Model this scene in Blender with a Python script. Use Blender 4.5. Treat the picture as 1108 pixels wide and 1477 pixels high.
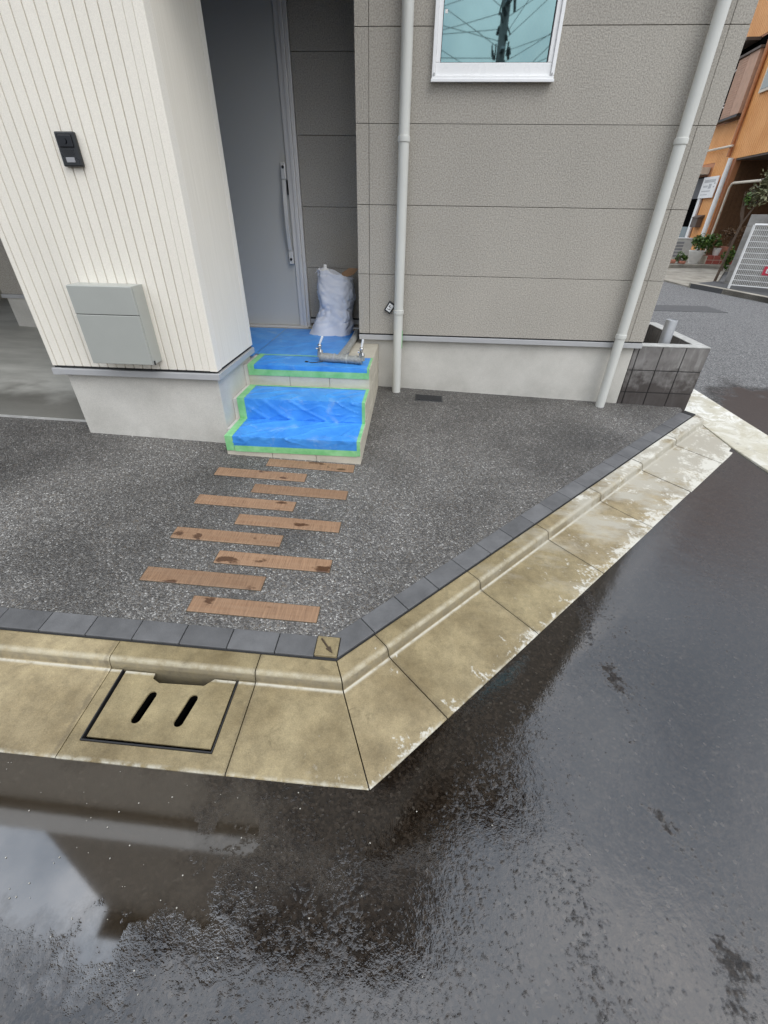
import bpy, bmesh, math, random
from mathutils import Vector, Matrix, Euler, noise as mnoise
random.seed(7)
for o in list(bpy.data.objects): bpy.data.objects.remove(o)
S = bpy.context.scene
COL = S.collection
R = math.radians
# ------------------------------------------------------------------ camera
cam_d = bpy.data.cameras.new('camera'); cam = bpy.data.objects.new('camera', cam_d); COL.objects.link(cam)
cam_d.sensor_fit = 'VERTICAL'; cam_d.sensor_height = 24.0; cam_d.lens = 24.0*624.83/1477
cam_d.clip_start = 0.02; cam_d.clip_end = 500
def _rot(y, p, r):
    return Matrix.Rotation(y, 3, 'Z') @ Matrix.Rotation(p, 3, 'X') @ Matrix.Rotation(r, 3, 'Y')
_Rm = _rot(0.0656, -0.6027, -0.0177)
_right, _fwd, _up = _Rm.col[0], _Rm.col[1], _Rm.col[2]
_m = Matrix((_right, _up, -_fwd)).transposed().to_4x4(); _m.translation = Vector((0.5017, -3.9362, 0.8785))
cam.matrix_world = _m
S.camera = cam
# ------------------------------------------------------------------ sky, sun, exposure
SUN_EL, SUN_AZ = 52.0, 138.0          # azimuth clockwise from +Y: light from the front right
W = bpy.data.worlds.new('World'); S.world = W; W.use_nodes = True
wn, wl = W.node_tree.nodes, W.node_tree.links
bg = wn['Background']; bg.inputs['Strength'].default_value = 0.15
sky = wn.new('ShaderNodeTexSky'); sky.sky_type = 'NISHITA'; sky.sun_disc = False
sky.sun_elevation = R(SUN_EL); sky.sun_rotation = R(SUN_AZ); sky.air_density = 1.2; sky.dust_density = 4.0; sky.ozone_density = 1.5
hs = wn.new('ShaderNodeHueSaturation'); hs.inputs['Saturation'].default_value = 0.30; hs.inputs['Value'].default_value = 1.0
wl.new(sky.outputs['Color'], hs.inputs['Color'])
# cloud layer: the standard overcast sky, three times brighter overhead than at the horizon, with soft clouds
wtc = wn.new('ShaderNodeTexCoord'); wno = wn.new('ShaderNodeTexNoise'); wno.inputs['Scale'].default_value = 3.0; wno.inputs['Detail'].default_value = 6; wno.inputs['Roughness'].default_value = .6
wl.new(wtc.outputs['Generated'], wno.inputs['Vector'])
wsp = wn.new('ShaderNodeSeparateXYZ'); wl.new(wtc.outputs['Generated'], wsp.inputs[0])
def wmr(src, a, b, c, d):
    k = wn.new('ShaderNodeMapRange'); wl.new(src, k.inputs[0])
    for i_, v_ in enumerate((a, b, c, d)): k.inputs[i_+1].default_value = v_
    return k.outputs[0]
grad = wmr(wsp.outputs[2], 0, 1, 5.0, 15.0); cl = wmr(wno.outputs['Fac'], .34, .66, .58, 1.42)
wmu = wn.new('ShaderNodeMath'); wmu.operation = 'MULTIPLY'; wl.new(grad, wmu.inputs[0]); wl.new(cl, wmu.inputs[1])
wvm = wn.new('ShaderNodeVectorMath'); wvm.operation = 'SCALE'; wcr = wn.new('ShaderNodeMix'); wcr.data_type = 'RGBA'; wcr.inputs[6].default_value = (.84, .98, 1.18, 1); wcr.inputs[7].default_value = (1.0, 1.0, 1.02, 1); wl.new(wmr(wno.outputs['Fac'], .36, .62, 0, 1), wcr.inputs[0]); wl.new(wcr.outputs[2], wvm.inputs[0]); wl.new(wmu.outputs[0], wvm.inputs['Scale'])
wmx = wn.new('ShaderNodeMix'); wmx.data_type = 'RGBA'; wmx.inputs[0].default_value = .85
wl.new(hs.outputs['Color'], wmx.inputs[6]); wl.new(wvm.outputs[0], wmx.inputs[7]); wl.new(wmx.outputs[2], bg.inputs['Color'])
sd = bpy.data.lights.new('sun', 'SUN'); sun = bpy.data.objects.new('sun', sd); COL.objects.link(sun)
sd.energy = 0.7; sd.angle = R(28); sd.color = (1, .97, .92)
_az = R(SUN_AZ); _el = R(SUN_EL)
_sdir = Vector((math.sin(_az)*math.cos(_el), math.cos(_az)*math.cos(_el), math.sin(_el)))
sun.rotation_euler = _sdir.to_track_quat('Z', 'Y').to_euler(); sun.location = _sdir*30
vs = S.view_settings; vs.view_transform = 'Standard'; vs.look = 'None'; vs.gamma = 1; vs.exposure = 0.12; vs.use_curve_mapping = False
S.render.engine = 'CYCLES'; S.render.resolution_x = 768; S.render.resolution_y = 1024
S.cycles.max_bounces = 8; S.cycles.diffuse_bounces = 4; S.cycles.caustics_reflective = False; S.cycles.caustics_refractive = False

# ------------------------------------------------------------------ node helper
class NT:
    def __init__(s, name):
        s.mat = bpy.data.materials.new(name); s.mat.use_nodes = True
        s.t = s.mat.node_tree; s.n = s.t.nodes; s.l = s.t.links
        s.bsdf = s.n['Principled BSDF']; s.out = s.n['Material Output']
        s.pos = s.n.new('ShaderNodeNewGeometry').outputs['Position']
    def _in(s, sock, v):
        if v is None: return
        if hasattr(v, 'is_linked') or isinstance(v, bpy.types.NodeSocket): s.l.new(v, sock)
        else:
            if sock.type == 'RGBA' and not isinstance(v, (int, float)) and len(v) == 3: v = (*v, 1)
            if sock.type == 'RGBA' and isinstance(v, (int, float)): v = (v, v, v, 1)
            sock.default_value = v
    def sep(s, v=None):
        k = s.n.new('ShaderNodeSeparateXYZ'); s._in(k.inputs[0], v or s.pos); return k.outputs
    def comb(s, x, y, z):
        k = s.n.new('ShaderNodeCombineXYZ')
        for i, v in enumerate((x, y, z)): s._in(k.inputs[i], v)
        return k.outputs[0]
    def mapping(s, v=None, loc=(0,0,0), rot=(0,0,0), sc=(1,1,1)):
        k = s.n.new('ShaderNodeMapping'); s._in(k.inputs['Vector'], v or s.pos)
        k.inputs['Location'].default_value = loc; k.inputs['Rotation'].default_value = rot; k.inputs['Scale'].default_value = sc
        return k.outputs[0]
    def noise(s, scale, detail=3, rough=.55, v=None, dist=0):
        k = s.n.new('ShaderNodeTexNoise'); s._in(k.inputs['Vector'], v or s.pos)
        k.inputs['Scale'].default_value = scale; k.inputs['Detail'].default_value = detail
        k.inputs['Roughness'].default_value = rough; k.inputs['Distortion'].default_value = dist
        return k.outputs['Fac']
    def vor(s, scale, feature='F1', v=None, out='Distance', rnd=1):
        k = s.n.new('ShaderNodeTexVoronoi'); k.feature = feature; s._in(k.inputs['Vector'], v or s.pos)
        k.inputs['Scale'].default_value = scale; k.inputs['Randomness'].default_value = rnd
        return k.outputs[out]
    def ramp(s, f, stops, interp='LINEAR'):
        k = s.n.new('ShaderNodeValToRGB'); s._in(k.inputs[0], f); e = k.color_ramp; e.interpolation = interp
        while len(e.elements) < len(stops): e.elements.new(.5)
        for el, (p, c) in zip(e.elements, stops):
            el.position = p; el.color = (c, c, c, 1) if isinstance(c, (int, float)) else (*c, 1)
        return k.outputs[0]
    def math(s, op, a, b=None, c=None):
        k = s.n.new('ShaderNodeMath'); k.operation = op
        for i, v in enumerate((a, b, c)):
            if v is not None: s._in(k.inputs[i], v)
        return k.outputs[0]
    def rng(s, f, a, b, c=0, d=1):
        k = s.n.new('ShaderNodeMapRange'); s._in(k.inputs[0], f)
        for i, v in enumerate((a, b, c, d)): k.inputs[i+1].default_value = v
        return k.outputs[0]
    def mix(s, f, a, b, mode='MIX'):
        k = s.n.new('ShaderNodeMix'); k.data_type = 'RGBA'; k.blend_type = mode
        s._in(k.inputs[0], f); s._in(k.inputs[6], a); s._in(k.inputs[7], b); return k.outputs[2]
    def bump(s, h, strength=.3, dist=.01, normal=None):
        k = s.n.new('ShaderNodeBump'); s._in(k.inputs['Height'], h); k.inputs['Strength'].default_value = strength
        k.inputs['Distance'].default_value = dist; s._in(k.inputs['Normal'], normal); return k.outputs[0]
    def rand(s):
        return s.n.new('ShaderNodeObjectInfo').outputs['Random']
    def set(s, **k):
        names = dict(color='Base Color', rough='Roughness', metal='Metallic', normal='Normal', spec='Specular IOR Level', ior='IOR', coat='Coat Weight', coat_rough='Coat Roughness', alpha='Alpha', trans='Transmission Weight', sheen='Sheen Weight')
        for a, v in k.items(): s._in(s.bsdf.inputs[names[a]], v)
        return s.mat
MATS = {}
def simple(name, color, rough=.5, metal=0, var=.12, scale=9, bump=0, bscale=120, spec=.5):
    t = NT(name); n = t.noise(scale, 5, .6)
    f = t.rng(n, .25, .75)
    c = t.mix(f, tuple(k*(1-var) for k in color), tuple(min(1, k*(1+var)) for k in color))
    kw = dict(color=c, rough=t.rng(t.noise(scale*2.7, 3), .3, .7, max(.02, rough-.08), min(1, rough+.08)), metal=metal, spec=spec)
    if bump: kw['normal'] = t.bump(t.noise(bscale, 3), bump, .004)
    MATS[name] = t.set(**kw); return MATS[name]

def m_siding(name, col, var, scale, bstr, streak=.06):
    t = NT(name)
    n = t.noise(scale, 2, .6); h = n
    f = t.rng(n, .32, .68)
    c = t.mix(f, tuple(k*(1-var) for k in col), tuple(min(1, k*(1+var*.75)) for k in col))
    big = t.rng(t.noise(1.7, 4, v=t.mapping(sc=(1, 1, .6))), .3, .7, 1-streak, 1+streak*.4)
    c = t.mix(1, c, t.comb(big, big, big), 'MULTIPLY')
    r = t.rng(t.rand(), 0, 1, .975, 1.02); c = t.mix(1, c, t.comb(r, r, r), 'MULTIPLY')
    MATS[name] = t.set(color=c, rough=.85, spec=.25, normal=t.bump(h, bstr, .004)); return MATS[name]
m_siding('siding_grey', (.425, .395, .345), .27, 115, .65)
def m_cream_side():
    t = NT('siding_cream_brushed'); v = t.noise(1, 3, .6, v=t.mapping(sc=(160, 160, 2.5))); n = t.noise(230, 2)
    c = t.mix(t.rng(v, .3, .7), (.80, .745, .635), (.88, .825, .715)); MATS['cream_side'] = t.set(color=c, rough=.85, spec=.25, normal=t.bump(t.math('ADD', v, t.math('MULTIPLY', n, .5)), .5, .004))
m_cream_side()
m_siding('siding_cream', (.87, .82, .72), .06, 260, .35, .05)
def m_mortar():
    t = NT('mortar'); n = t.noise(3, 6, .65); f = t.rng(n, .3, .7)
    c = t.mix(f, (.51, .49, .44), (.64, .615, .56))
    sp = t.rng(t.noise(260, 2), .35, .65, .9, 1.06); c = t.mix(1, c, t.comb(sp, sp, sp), 'MULTIPLY')
    z = t.sep()[2]                                          # rain splash dirt along the foot of the wall
    d = t.math('MULTIPLY', t.rng(z, -.5, -.34, 1, 0), t.rng(t.noise(7, 5), .35, .7))
    c = t.mix(t.math('MULTIPLY', d, .45), c, (.30, .29, .25))
    MATS['mortar'] = t.set(color=c, rough=.9, spec=.2, normal=t.bump(t.noise(190, 4, .7), .35, .003))
m_mortar()
simple('trim_metal', (.45, .45, .45), .40, .1, .05)
simple('dark_gap', (.02, .02, .02), .9)
simple('downpipe', (.62, .62, .575), .36, 0, .05, 4)
simple('door_steel', (.55, .545, .515), .42, 0, .02, 1)
simple('aluminium', (.74, .72, .70), .36, .2, .02, 2)
simple('handle_metal', (.78, .77, .75), .35, .3, .03, 2)
simple('white_vinyl', (.90, .90, .89), .30, 0, .01)
simple('mailbox_paint', (.42, .43, .395), .36, .15, .03, 6)
simple('black_plastic', (.018, .019, .02), .32, 0, .1)
simple('lens_black', (.006, .006, .008), .08)
simple('grey_label', (.33, .33, .34), .5)
simple('soffit', (.35, .34, .32), .8)
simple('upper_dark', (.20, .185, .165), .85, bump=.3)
simple('white_fascia', (.82, .82, .80), .6)
simple('roof_metal', (.06, .06, .065), .5)
simple('interior', (.45, .44, .42), .9)
simple('steel_vent', (.48, .49, .50), .42, .6, .1, 20)
simple('white_paint', (.82, .82, .80), .45, 0, .04)
simple('red_paint', (.62, .05, .09), .4)
simple('brass_tap', (.55, .54, .52), .25, .9, .1, 30)
simple('cable_black', (.015, .015, .016), .5)
simple('terracotta', (.42, .17, .11), .8, 0, .2)
simple('white_pot', (.72, .70, .66), .6)
simple('bark', (.12, .085, .06), .9, 0, .3, 30)
simple('dark_void', (.004, .004, .004), .9, spec=0)  # near black, standing for the shade inside pit, slots and openings
simple('coping', (.42, .415, .39), .8, 0, .25, 14)
simple('soil', (.035, .028, .022), .95, 0, .4, 30, .6, 60)
simple('cardboard', (.38, .23, .13), .85)
simple('joint_fill', (.27, .25, .215), .95, 0, .3, 60)
simple('joint_dirt', (.075, .062, .042), .95, 0, .3, 60)
simple('pole_concrete', (.30, .29, .28), .9)

def m_forecourt():
    t = NT('exposed_aggregate')
    wob = t.n.new('ShaderNodeVectorMath'); wob.operation = 'ADD'
    s = 150
    col = t.vor(s, 'F1', out='Color'); d = t.vor(s, 'F1'); e = t.vor(s, 'DISTANCE_TO_EDGE')
    rv = t.sep(col)[0]; rv2 = t.sep(col)[1]
    c = t.ramp(rv, [(0, (.052, .049, .045)), (.40, (.096, .091, .085)), (.72, (.148, .141, .131)), (.92, (.215, .207, .192)), (1, (.40, .39, .365))])
    warm = t.mix(t.rng(rv2, .75, 1, 0, .5), c, (.16, .125, .085))
    gap = t.rng(e, .0, .14, .5, 1)
    c = t.mix(1, warm, t.comb(gap, gap, gap), 'MULTIPLY')
    # fine sand between, damp and drier areas, darker towards the house
    x, y, z = t.sep()
    wet = t.rng(t.noise(1.3, 5, .6), .36, .66)
    near = t.rng(y, -2.7, -.9, 0, 1)
    w = t.math('MULTIPLY', wet, .72); w = t.math('ADD', w, t.math('MULTIPLY', near, .22))
    k = t.rng(w, 0, 1, 1.62, .58); c = t.mix(1, c, t.comb(k, k, k), 'MULTIPLY')
    h = t.math('MULTIPLY', t.math('SUBTRACT', 1, d), t.rng(rv2, 0, 1, .55, 1.2))
    rough = t.rng(w, 0, 1, .62, .36)
    MATS['aggregate'] = t.set(color=c, rough=rough, spec=.5, normal=t.bump(h, .9, .006))
m_forecourt()

def m_road():
    t = NT('wet_asphalt'); x, y, z = t.sep()
    g1 = t.vor(82); g2 = t.noise(58, 4, .68)
    grain = t.math('ADD', t.math('MULTIPLY', t.math('SUBTRACT', .8, g1), .30), t.math('MULTIPLY', g2, 1.15))      # ~ .4 .. 1.1
    # water level: standing puddle by the drain, shallow film elsewhere, wheel tracks along the street
    px = t.math('DIVIDE', t.math('ADD', x, .64), .74); py = t.math('DIVIDE', t.math('ADD', y, 3.47), .27)
    rr = t.math('SQRT', t.math('ADD', t.math('MULTIPLY', px, px), t.math('MULTIPLY', py, py)))
    rr = t.math('ADD', rr, t.rng(t.noise(7, 6, .72), .3, .7, -.34, .34))
    pud = t.rng(rr, .70, 1.25, 1, 0)
    film = t.rng(t.noise(2.1, 5, .66, v=t.mapping(rot=(0, 0, R(-40)), sc=(1.3, .34, 1))), .3, .7, .56, 1.02); film = t.math('ADD', film, t.rng(x, .8, 1.6, 0, .12))
    trk = t.math('MULTIPLY', t.rng(t.math('ABSOLUTE', t.math('ADD', t.math('SUBTRACT', x, 1.37), t.rng(t.noise(2.5, 3), .3, .7, -.05, .05))), 0, .05, 1, 0), t.rng(t.noise(7, 4, .7), .5, .62)); film = t.math('SUBTRACT', film, t.math('MULTIPLY', trk, .5))
    lvl = t.math('ADD', film, t.math('MULTIPLY', pud, .9))
    dryr = t.math('MULTIPLY', t.rng(t.math('ADD', y, t.rng(t.noise(1.1, 5), .3, .7, -.7, .7)), .25, .75), t.rng(x, 3.0, 3.4))
    lvl = t.math('SUBTRACT', lvl, t.math('MULTIPLY', dryr, 2.2))
    top = t.math('SMOOTH_MAX', t.math('SUBTRACT', grain, lvl), 0, .16); top = t.math('ADD', top, t.math('MULTIPLY', t.noise(120, 2, .6), t.rng(pud, 0, .6, .08, 0)))
    top = t.math('ADD', top, t.math('MULTIPLY', t.noise(13, 2), t.rng(pud, 0, .6, .38, .010)))
    expo = t.rng(t.math('SUBTRACT', grain, lvl), -.05, .28)
    cv = t.vor(120, 'F1', out='Color'); s0 = t.sep(cv)[0]
    dark = t.ramp(s0, [(0, (.0065, .0044, .0030)), (.6, (.0140, .0098, .0064)), (.97, (.026, .019, .0135)), (1, (.045, .037, .029))])
    silt = t.mix(t.math('MULTIPLY', pud, .5), dark, (.046, .034, .020))
    dry = t.ramp(s0, [(0, (.07, .07, .07)), (.6, (.15, .15, .148)), (1, (.30, .295, .29))])
    c = t.mix(dryr, silt, dry)
    rough = t.rng(expo, 0, 1, .045, .34); rough = t.math('ADD', rough, t.rng(x, 1.15, 2.8, 0, .38)); rough = t.mix(dryr, rough, .75)
    # grains that stand clear of the film lose the mirror
    ior = t.math('SUBTRACT', t.rng(expo, .1, 1, 1.78, 1.40), t.math('MULTIPLY', dryr, .15)); ior = t.math('ADD', ior, t.math('MULTIPLY', pud, .72))
    MATS['asphalt'] = t.set(color=c, rough=rough, ior=ior, normal=t.bump(top, .36, .0085))
m_road()

def m_gutter():
    t = NT('gutter_concrete'); x, y, z = t.sep()
    # o: distance out from the back of the kerb, s: along the street corner
    oa = t.math('SUBTRACT', -2.838, y); ob = t.math('MULTIPLY', t.math('SUBTRACT', t.math('SUBTRACT', x, y), 3.083), .7071)
    o = t.math('MAXIMUM', oa, ob); s = t.math('ADD', x, y); far = t.rng(s, -2.0, 2.2)
    c = t.mix(t.rng(t.noise(3.2, 5, .62), .32, .68), (.190, .145, .074), (.375, .305, .175))
    rb = t.rng(t.rand(), 0, 1, .86, 1.10); c = t.mix(1, c, t.comb(rb, rb, t.math('POWER', rb, 1.3)), 'MULTIPLY')
    m2 = t.rng(t.noise(17, 9, .78), .3, .72, .70, 1.24); c = t.mix(1, c, t.comb(m2, m2, m2), 'MULTIPLY')
    sp = t.rng(t.noise(230, 2, .7), .3, .7, .84, 1.12); c = t.mix(1, c, t.comb(sp, sp, sp), 'MULTIPLY')
    dk = t.rng(t.noise(11, 5, .72, dist=.8), .60, .72); c = t.mix(t.math('MULTIPLY', dk, .5), c, (.10, .078, .04))
    pit = t.rng(t.vor(38), .0, .11, 1, 0); pit = t.math('MULTIPLY', pit, t.rng(t.noise(5, 2), .5, .62)); c = t.mix(t.math('MULTIPLY', pit, .7), c, (.06, .048, .03))
    # rubbed nose of the kerb and pale mortar line at its foot
    nz = t.noise(26, 4, .7)
    st = t.math('MULTIPLY', t.rng(o, .068, .084, 0, 1), t.rng(o, .094, .1, 1, 0)); ft = t.math('MULTIPLY', t.rng(o, .101, .104), t.rng(o, .108, .116, 1, 0))
    c = t.mix(t.math('MULTIPLY', st, t.rng(nz, .3, .6, .1, .6)), c, (.50, .46, .35)); c = t.mix(t.math('MULTIPLY', ft, t.rng(nz, .3, .5, .2, .8)), c, (.56, .53, .44))
    face = t.math('MULTIPLY', t.rng(o, .0905, .093), t.rng(o, .099, .102, 1, 0)); c = t.mix(t.math('MULTIPLY', face, t.rng(nz, .35, .65, .2, .75)), c, (.14, .115, .075))  # upright face of the kerb toned darker for contrast
    # the arm towards the far corner is greyer and drier
    pale = t.rng(t.math('ADD', t.noise(3.4, 6, .68, v=t.mapping(rot=(0, 0, R(45)), sc=(.6, 1.5, 1))), t.math('MULTIPLY', far, .26)), .56, .72)
    c = t.mix(t.math('MULTIPLY', t.math('MULTIPLY', pale, t.rng(far, .0, .5)), .9), c, (.40, .375, .31))
    # lime bloom: ragged white patches along the outer lip and, further off, on the kerb too
    lip = t.math('ADD', t.rng(o, .30, .425), t.math('MULTIPLY', t.rng(o, .095, .06, 0, .75), t.rng(far, .35, .8)))
    efn = t.math('ADD', t.math('MULTIPLY', t.noise(7, 6, .70, dist=.6), .72), t.math('MULTIPLY', t.noise(55, 3, .6), .28))
    thr = t.math('ADD', efn, t.math('ADD', t.math('MULTIPLY', lip, .115), t.math('MULTIPLY', far, .125)))
    ef = t.rng(thr, .645, .70); ef = t.math('MULTIPLY', ef, t.rng(s, -3.05, -2.8))
    c = t.mix(t.math('MULTIPLY', ef, .85), c, (.60, .58, .51))
    # grime and crumbs along the joints between blocks
    def joint(u, pitch, off, w):
        fr = t.math('FRACT', t.math('ADD', t.math('DIVIDE', t.math('SUBTRACT', u, off), pitch), 40)); d = t.math('MULTIPLY', t.math('SUBTRACT', .5, t.math('ABSOLUTE', t.math('SUBTRACT', fr, .5))), pitch)
        return t.rng(t.math('ADD', d, t.rng(t.noise(30, 5, .75), .3, .7, -.010, .010)), .002, w, 1, 0)
    isd = t.math('GREATER_THAN', ob, oa)
    jn = t.mix(isd, joint(x, .605, -.064, .012), joint(t.math('MULTIPLY', t.math('ADD', s, 2.593), .7071), .608, .2, .012))
    c = t.mix(t.math('MULTIPLY', jn, .4), c, (.10, .08, .05))
    edge = t.math('MULTIPLY', t.rng(o, .424, .438), t.rng(t.noise(19, 5, .7), .42, .6)); c = t.mix(t.math('MULTIPLY', edge, .7), c, (.52, .50, .42))
    rough = t.rng(ef, 0, 1, .45, .85)
    MATS['gutter'] = t.set(color=c, rough=rough, spec=.4, normal=t.bump(t.noise(120, 4, .7), .32, .004))
m_gutter()

def m_paver():
    t = NT('paver_slate'); n = t.noise(9, 5, .6); c = t.mix(t.rng(n, .3, .7), (.082, .082, .083), (.130, .130, .131))
    r = t.rng(t.rand(), 0, 1, .85, 1.18); c = t.mix(1, c, t.comb(r, r, r), 'MULTIPLY')
    MATS['paver'] = t.set(color=c, rough=.55, normal=t.bump(t.noise(300, 4, .7), .3, .003))
m_paver()
def m_plank():
    t = NT('brown_plank'); v = t.mapping(sc=(90, 5, 5))
    gr = t.noise(2.2, 4, .6, v=v); gl = t.noise(1.0, 4, .6, v=t.mapping(sc=(4, 60, 10)))
    c = t.mix(t.rng(gr, .3, .7), (.18, .100, .056), (.32, .19, .108))
    c = t.mix(t.rng(gl, .35, .7, 0, .35), c, (.32, .215, .135))
    r = t.rng(t.rand(), 0, 1, .82, 1.12); c = t.mix(1, c, t.comb(r, r, r), 'MULTIPLY')
    wet = t.rng(t.noise(9, 4, .55, v=t.mapping(sc=(.7, 1.3, 1))), .62, .66); c = t.mix(wet, c, (.085, .042, .022))
    MATS['plank'] = t.set(color=c, rough=t.rng(wet, 0, 1, .62, .30), normal=t.bump(gr, .35, .004))
m_plank()
def m_floor():
    t = NT('garage_concrete'); n = t.noise(2.2, 6, .62, v=t.mapping(sc=(.6, 1.6, 1))); c = t.mix(t.rng(n, .3, .7), (.34, .335, .30), (.56, .55, .50))
    x, y, z = t.sep(); w = t.rng(t.math('ADD', y, t.rng(t.noise(3, 5), .3, .7, -.25, .25)), -.75, -.35, 1, 0)
    c = t.mix(t.math('MULTIPLY', w, .75), c, (.12, .115, .10))
    MATS['floor'] = t.set(color=c, rough=t.rng(w, 0, 1, .6, .3), normal=t.bump(t.noise(60, 4), .15, .004))
m_floor()
def m_tile():
    t = NT('step_tile'); n = t.noise(6, 6, .6, v=t.mapping(sc=(1, 1, 3))); c = t.mix(t.rng(n, .3, .7), (.46, .42, .335), (.60, .555, .455))
    sp = t.rng(t.noise(330, 2), .3, .7, .9, 1.07); c = t.mix(1, c, t.comb(sp, sp, sp), 'MULTIPLY')
    MATS['tile'] = t.set(color=c, rough=.6, normal=t.bump(t.noise(160, 4), .2, .003))
    simple('grout', (.62, .60, .55), .9)
m_tile()
def m_sheet():
    t = NT('blue_sheet')
    w = t.noise(1.0, 2, .5, v=t.mapping(sc=(700, 60, 60))); n = t.noise(7, 5, .6)
    c = t.mix(t.rng(n, .3, .7), (.035, .22, .66), (.075, .34, .80)); 
    du = t.rng(t.noise(5.5, 7, .72, dist=.5), .56, .72); c = t.mix(t.math('MULTIPLY', du, .5), c, (.34, .50, .70))
    MATS['blue'] = t.set(color=c, rough=.38, spec=.5, normal=t.bump(w, .10, .002))
    t = NT('green_tape'); n = t.noise(14, 4); c = t.mix(t.rng(n, .3, .7), (.16, .47, .18), (.30, .62, .30))
    MATS['green'] = t.set(color=c, rough=.45, normal=t.bump(t.noise(40, 4), .25, .003))
m_sheet()
def m_block():
    t = NT('dark_block'); n = t.noise(6, 6, .65); x, y, z = t.sep()
    c = t.mix(t.rng(n, .3, .7), (.115, .104, .098), (.235, .222, .21))
    st = t.rng(t.noise(1, 5, .6, v=t.mapping(sc=(26, 26, 4))), .52, .68); c = t.mix(t.math('MULTIPLY', st, .5), c, (.34, .33, .315))
    damp = t.math('MULTIPLY', t.rng(t.math('ADD', z, t.rng(t.noise(13, 5), .3, .7, -.13, .13)), -.36, -.20, 1, 0), .8); c = t.mix(damp, c, (.035, .026, .022))
    MATS['block'] = t.set(color=c, rough=.8, normal=t.bump(t.noise(170, 4, .7), .4, .004))
    t = NT('grey_block'); n = t.noise(4, 6, .65); c = t.mix(t.rng(n, .3, .7), (.20, .195, .18), (.36, .35, .33))
    MATS['grey_block'] = t.set(color=c, rough=.9, normal=t.bump(t.noise(90, 4), .4, .004))
    t = NT('old_concrete'); n = t.noise(3, 6, .65); c = t.mix(t.rng(n, .3, .7), (.20, .18, .145), (.40, .37, .31))
    MATS['old_concrete'] = t.set(color=c, rough=.9, normal=t.bump(t.noise(80, 4), .3, .004))
m_block()
def m_bag():
    t = NT('woven_sack'); w = t.math('ADD', t.noise(1, 2, v=t.mapping(sc=(420, 420, 30))), t.noise(1, 2, v=t.mapping(sc=(30, 30, 420))))
    c = t.mix(t.rng(t.noise(5, 4), .3, .7), (.60, .61, .66), (.74, .75, .79))
    MATS['bag'] = t.set(color=c, rough=.42, normal=t.bump(w, .25, .002))
    t = NT('pipe_wrap'); sw = t.noise(1, 3, v=t.mapping(sc=(60, 60, 60))); c = t.mix(t.rng(sw, .3, .7), (.20, .205, .19), (.36, .365, .345))
    MATS['wrap'] = t.set(color=c, rough=.35, normal=t.bump(sw, .5, .004))
m_bag()
def m_glass():
    t = NT('window_glass'); n, l = t.n, t.l
    gl = n.new('ShaderNodeBsdfGlossy'); gl.inputs['Roughness'].default_value = .02
    # wired glass: a fine diamond lattice inside the pane
    x, y, z = t.sep()
    def lat(a, b):
        u = t.math('ADD', t.math('MULTIPLY', x, a), t.math('MULTIPLY', z, b)); fr = t.math('FRACT', u)
        return t.math('LESS_THAN', fr, .07)
    la = t.math('MAXIMUM', lat(42, 30), lat(42, -30))
    gl_c = t.mix(t.math('MULTIPLY', la, .22), (.55, .88, .92), (.75, .93, .95)); l.new(gl_c, gl.inputs['Color'])
    tr = n.new('ShaderNodeBsdfTransparent'); tr.inputs['Color'].default_value = (.16, .24, .25, 1)
    lw = n.new('ShaderNodeLayerWeight'); lw.inputs['Blend'].default_value = .5
    fac = t.rng(lw.outputs['Fresnel'], 0, 1, .25, 1)
    mx = n.new('ShaderNodeMixShader'); l.new(fac, mx.inputs[0]); l.new(tr.outputs[0], mx.inputs[1]); l.new(gl.outputs[0], mx.inputs[2])
    l.new(mx.outputs[0], t.out.inputs['Surface']); MATS['glass'] = t.mat
    t = NT('far_glass'); MATS['far_glass'] = t.set(color=(.10, .15, .16), rough=.08, ior=1.8)
m_glass()
def m_orange():
    t = NT('orange_siding'); n = t.noise(2, 5); c = t.mix(t.rng(n, .3, .7), (.72, .32, .095), (.84, .42, .15))
    MATS['orange'] = t.set(color=c, rough=.6)
    simple('orange_trim', (.46, .19, .08), .55); simple('shutter', (.50, .30, .20), .6); simple('brown_wood', (.13, .062, .025), .75, 0, .25, 14)
    simple('beige_pipe', (.62, .56, .46), .5); simple('brown_letterbox', (.10, .075, .06), .6); simple('red_brick', (.30, .07, .05), .8, 0, .25, 20)
    simple('laundry', (.75, .72, .68), .7)
    t = NT('leaf'); r = t.rng(t.noise(14, 3), .3, .7); c = t.mix(r, (.028, .075, .012), (.12, .20, .035)); MATS['leaf'] = t.set(color=c, rough=.5)
    t = NT('leaf_dull'); r = t.rng(t.noise(12, 3), .3, .7); c = t.mix(r, (.06, .075, .03), (.26, .25, .13)); MATS['leaf_dull'] = t.set(color=c, rough=.55)
    t = NT('leaf_brown'); r = t.rng(t.noise(12, 3), .3, .7); c = t.mix(r, (.08, .045, .02), (.20, .11, .05)); MATS['leaf_brown'] = t.set(color=c, rough=.6)
m_orange()

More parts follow.
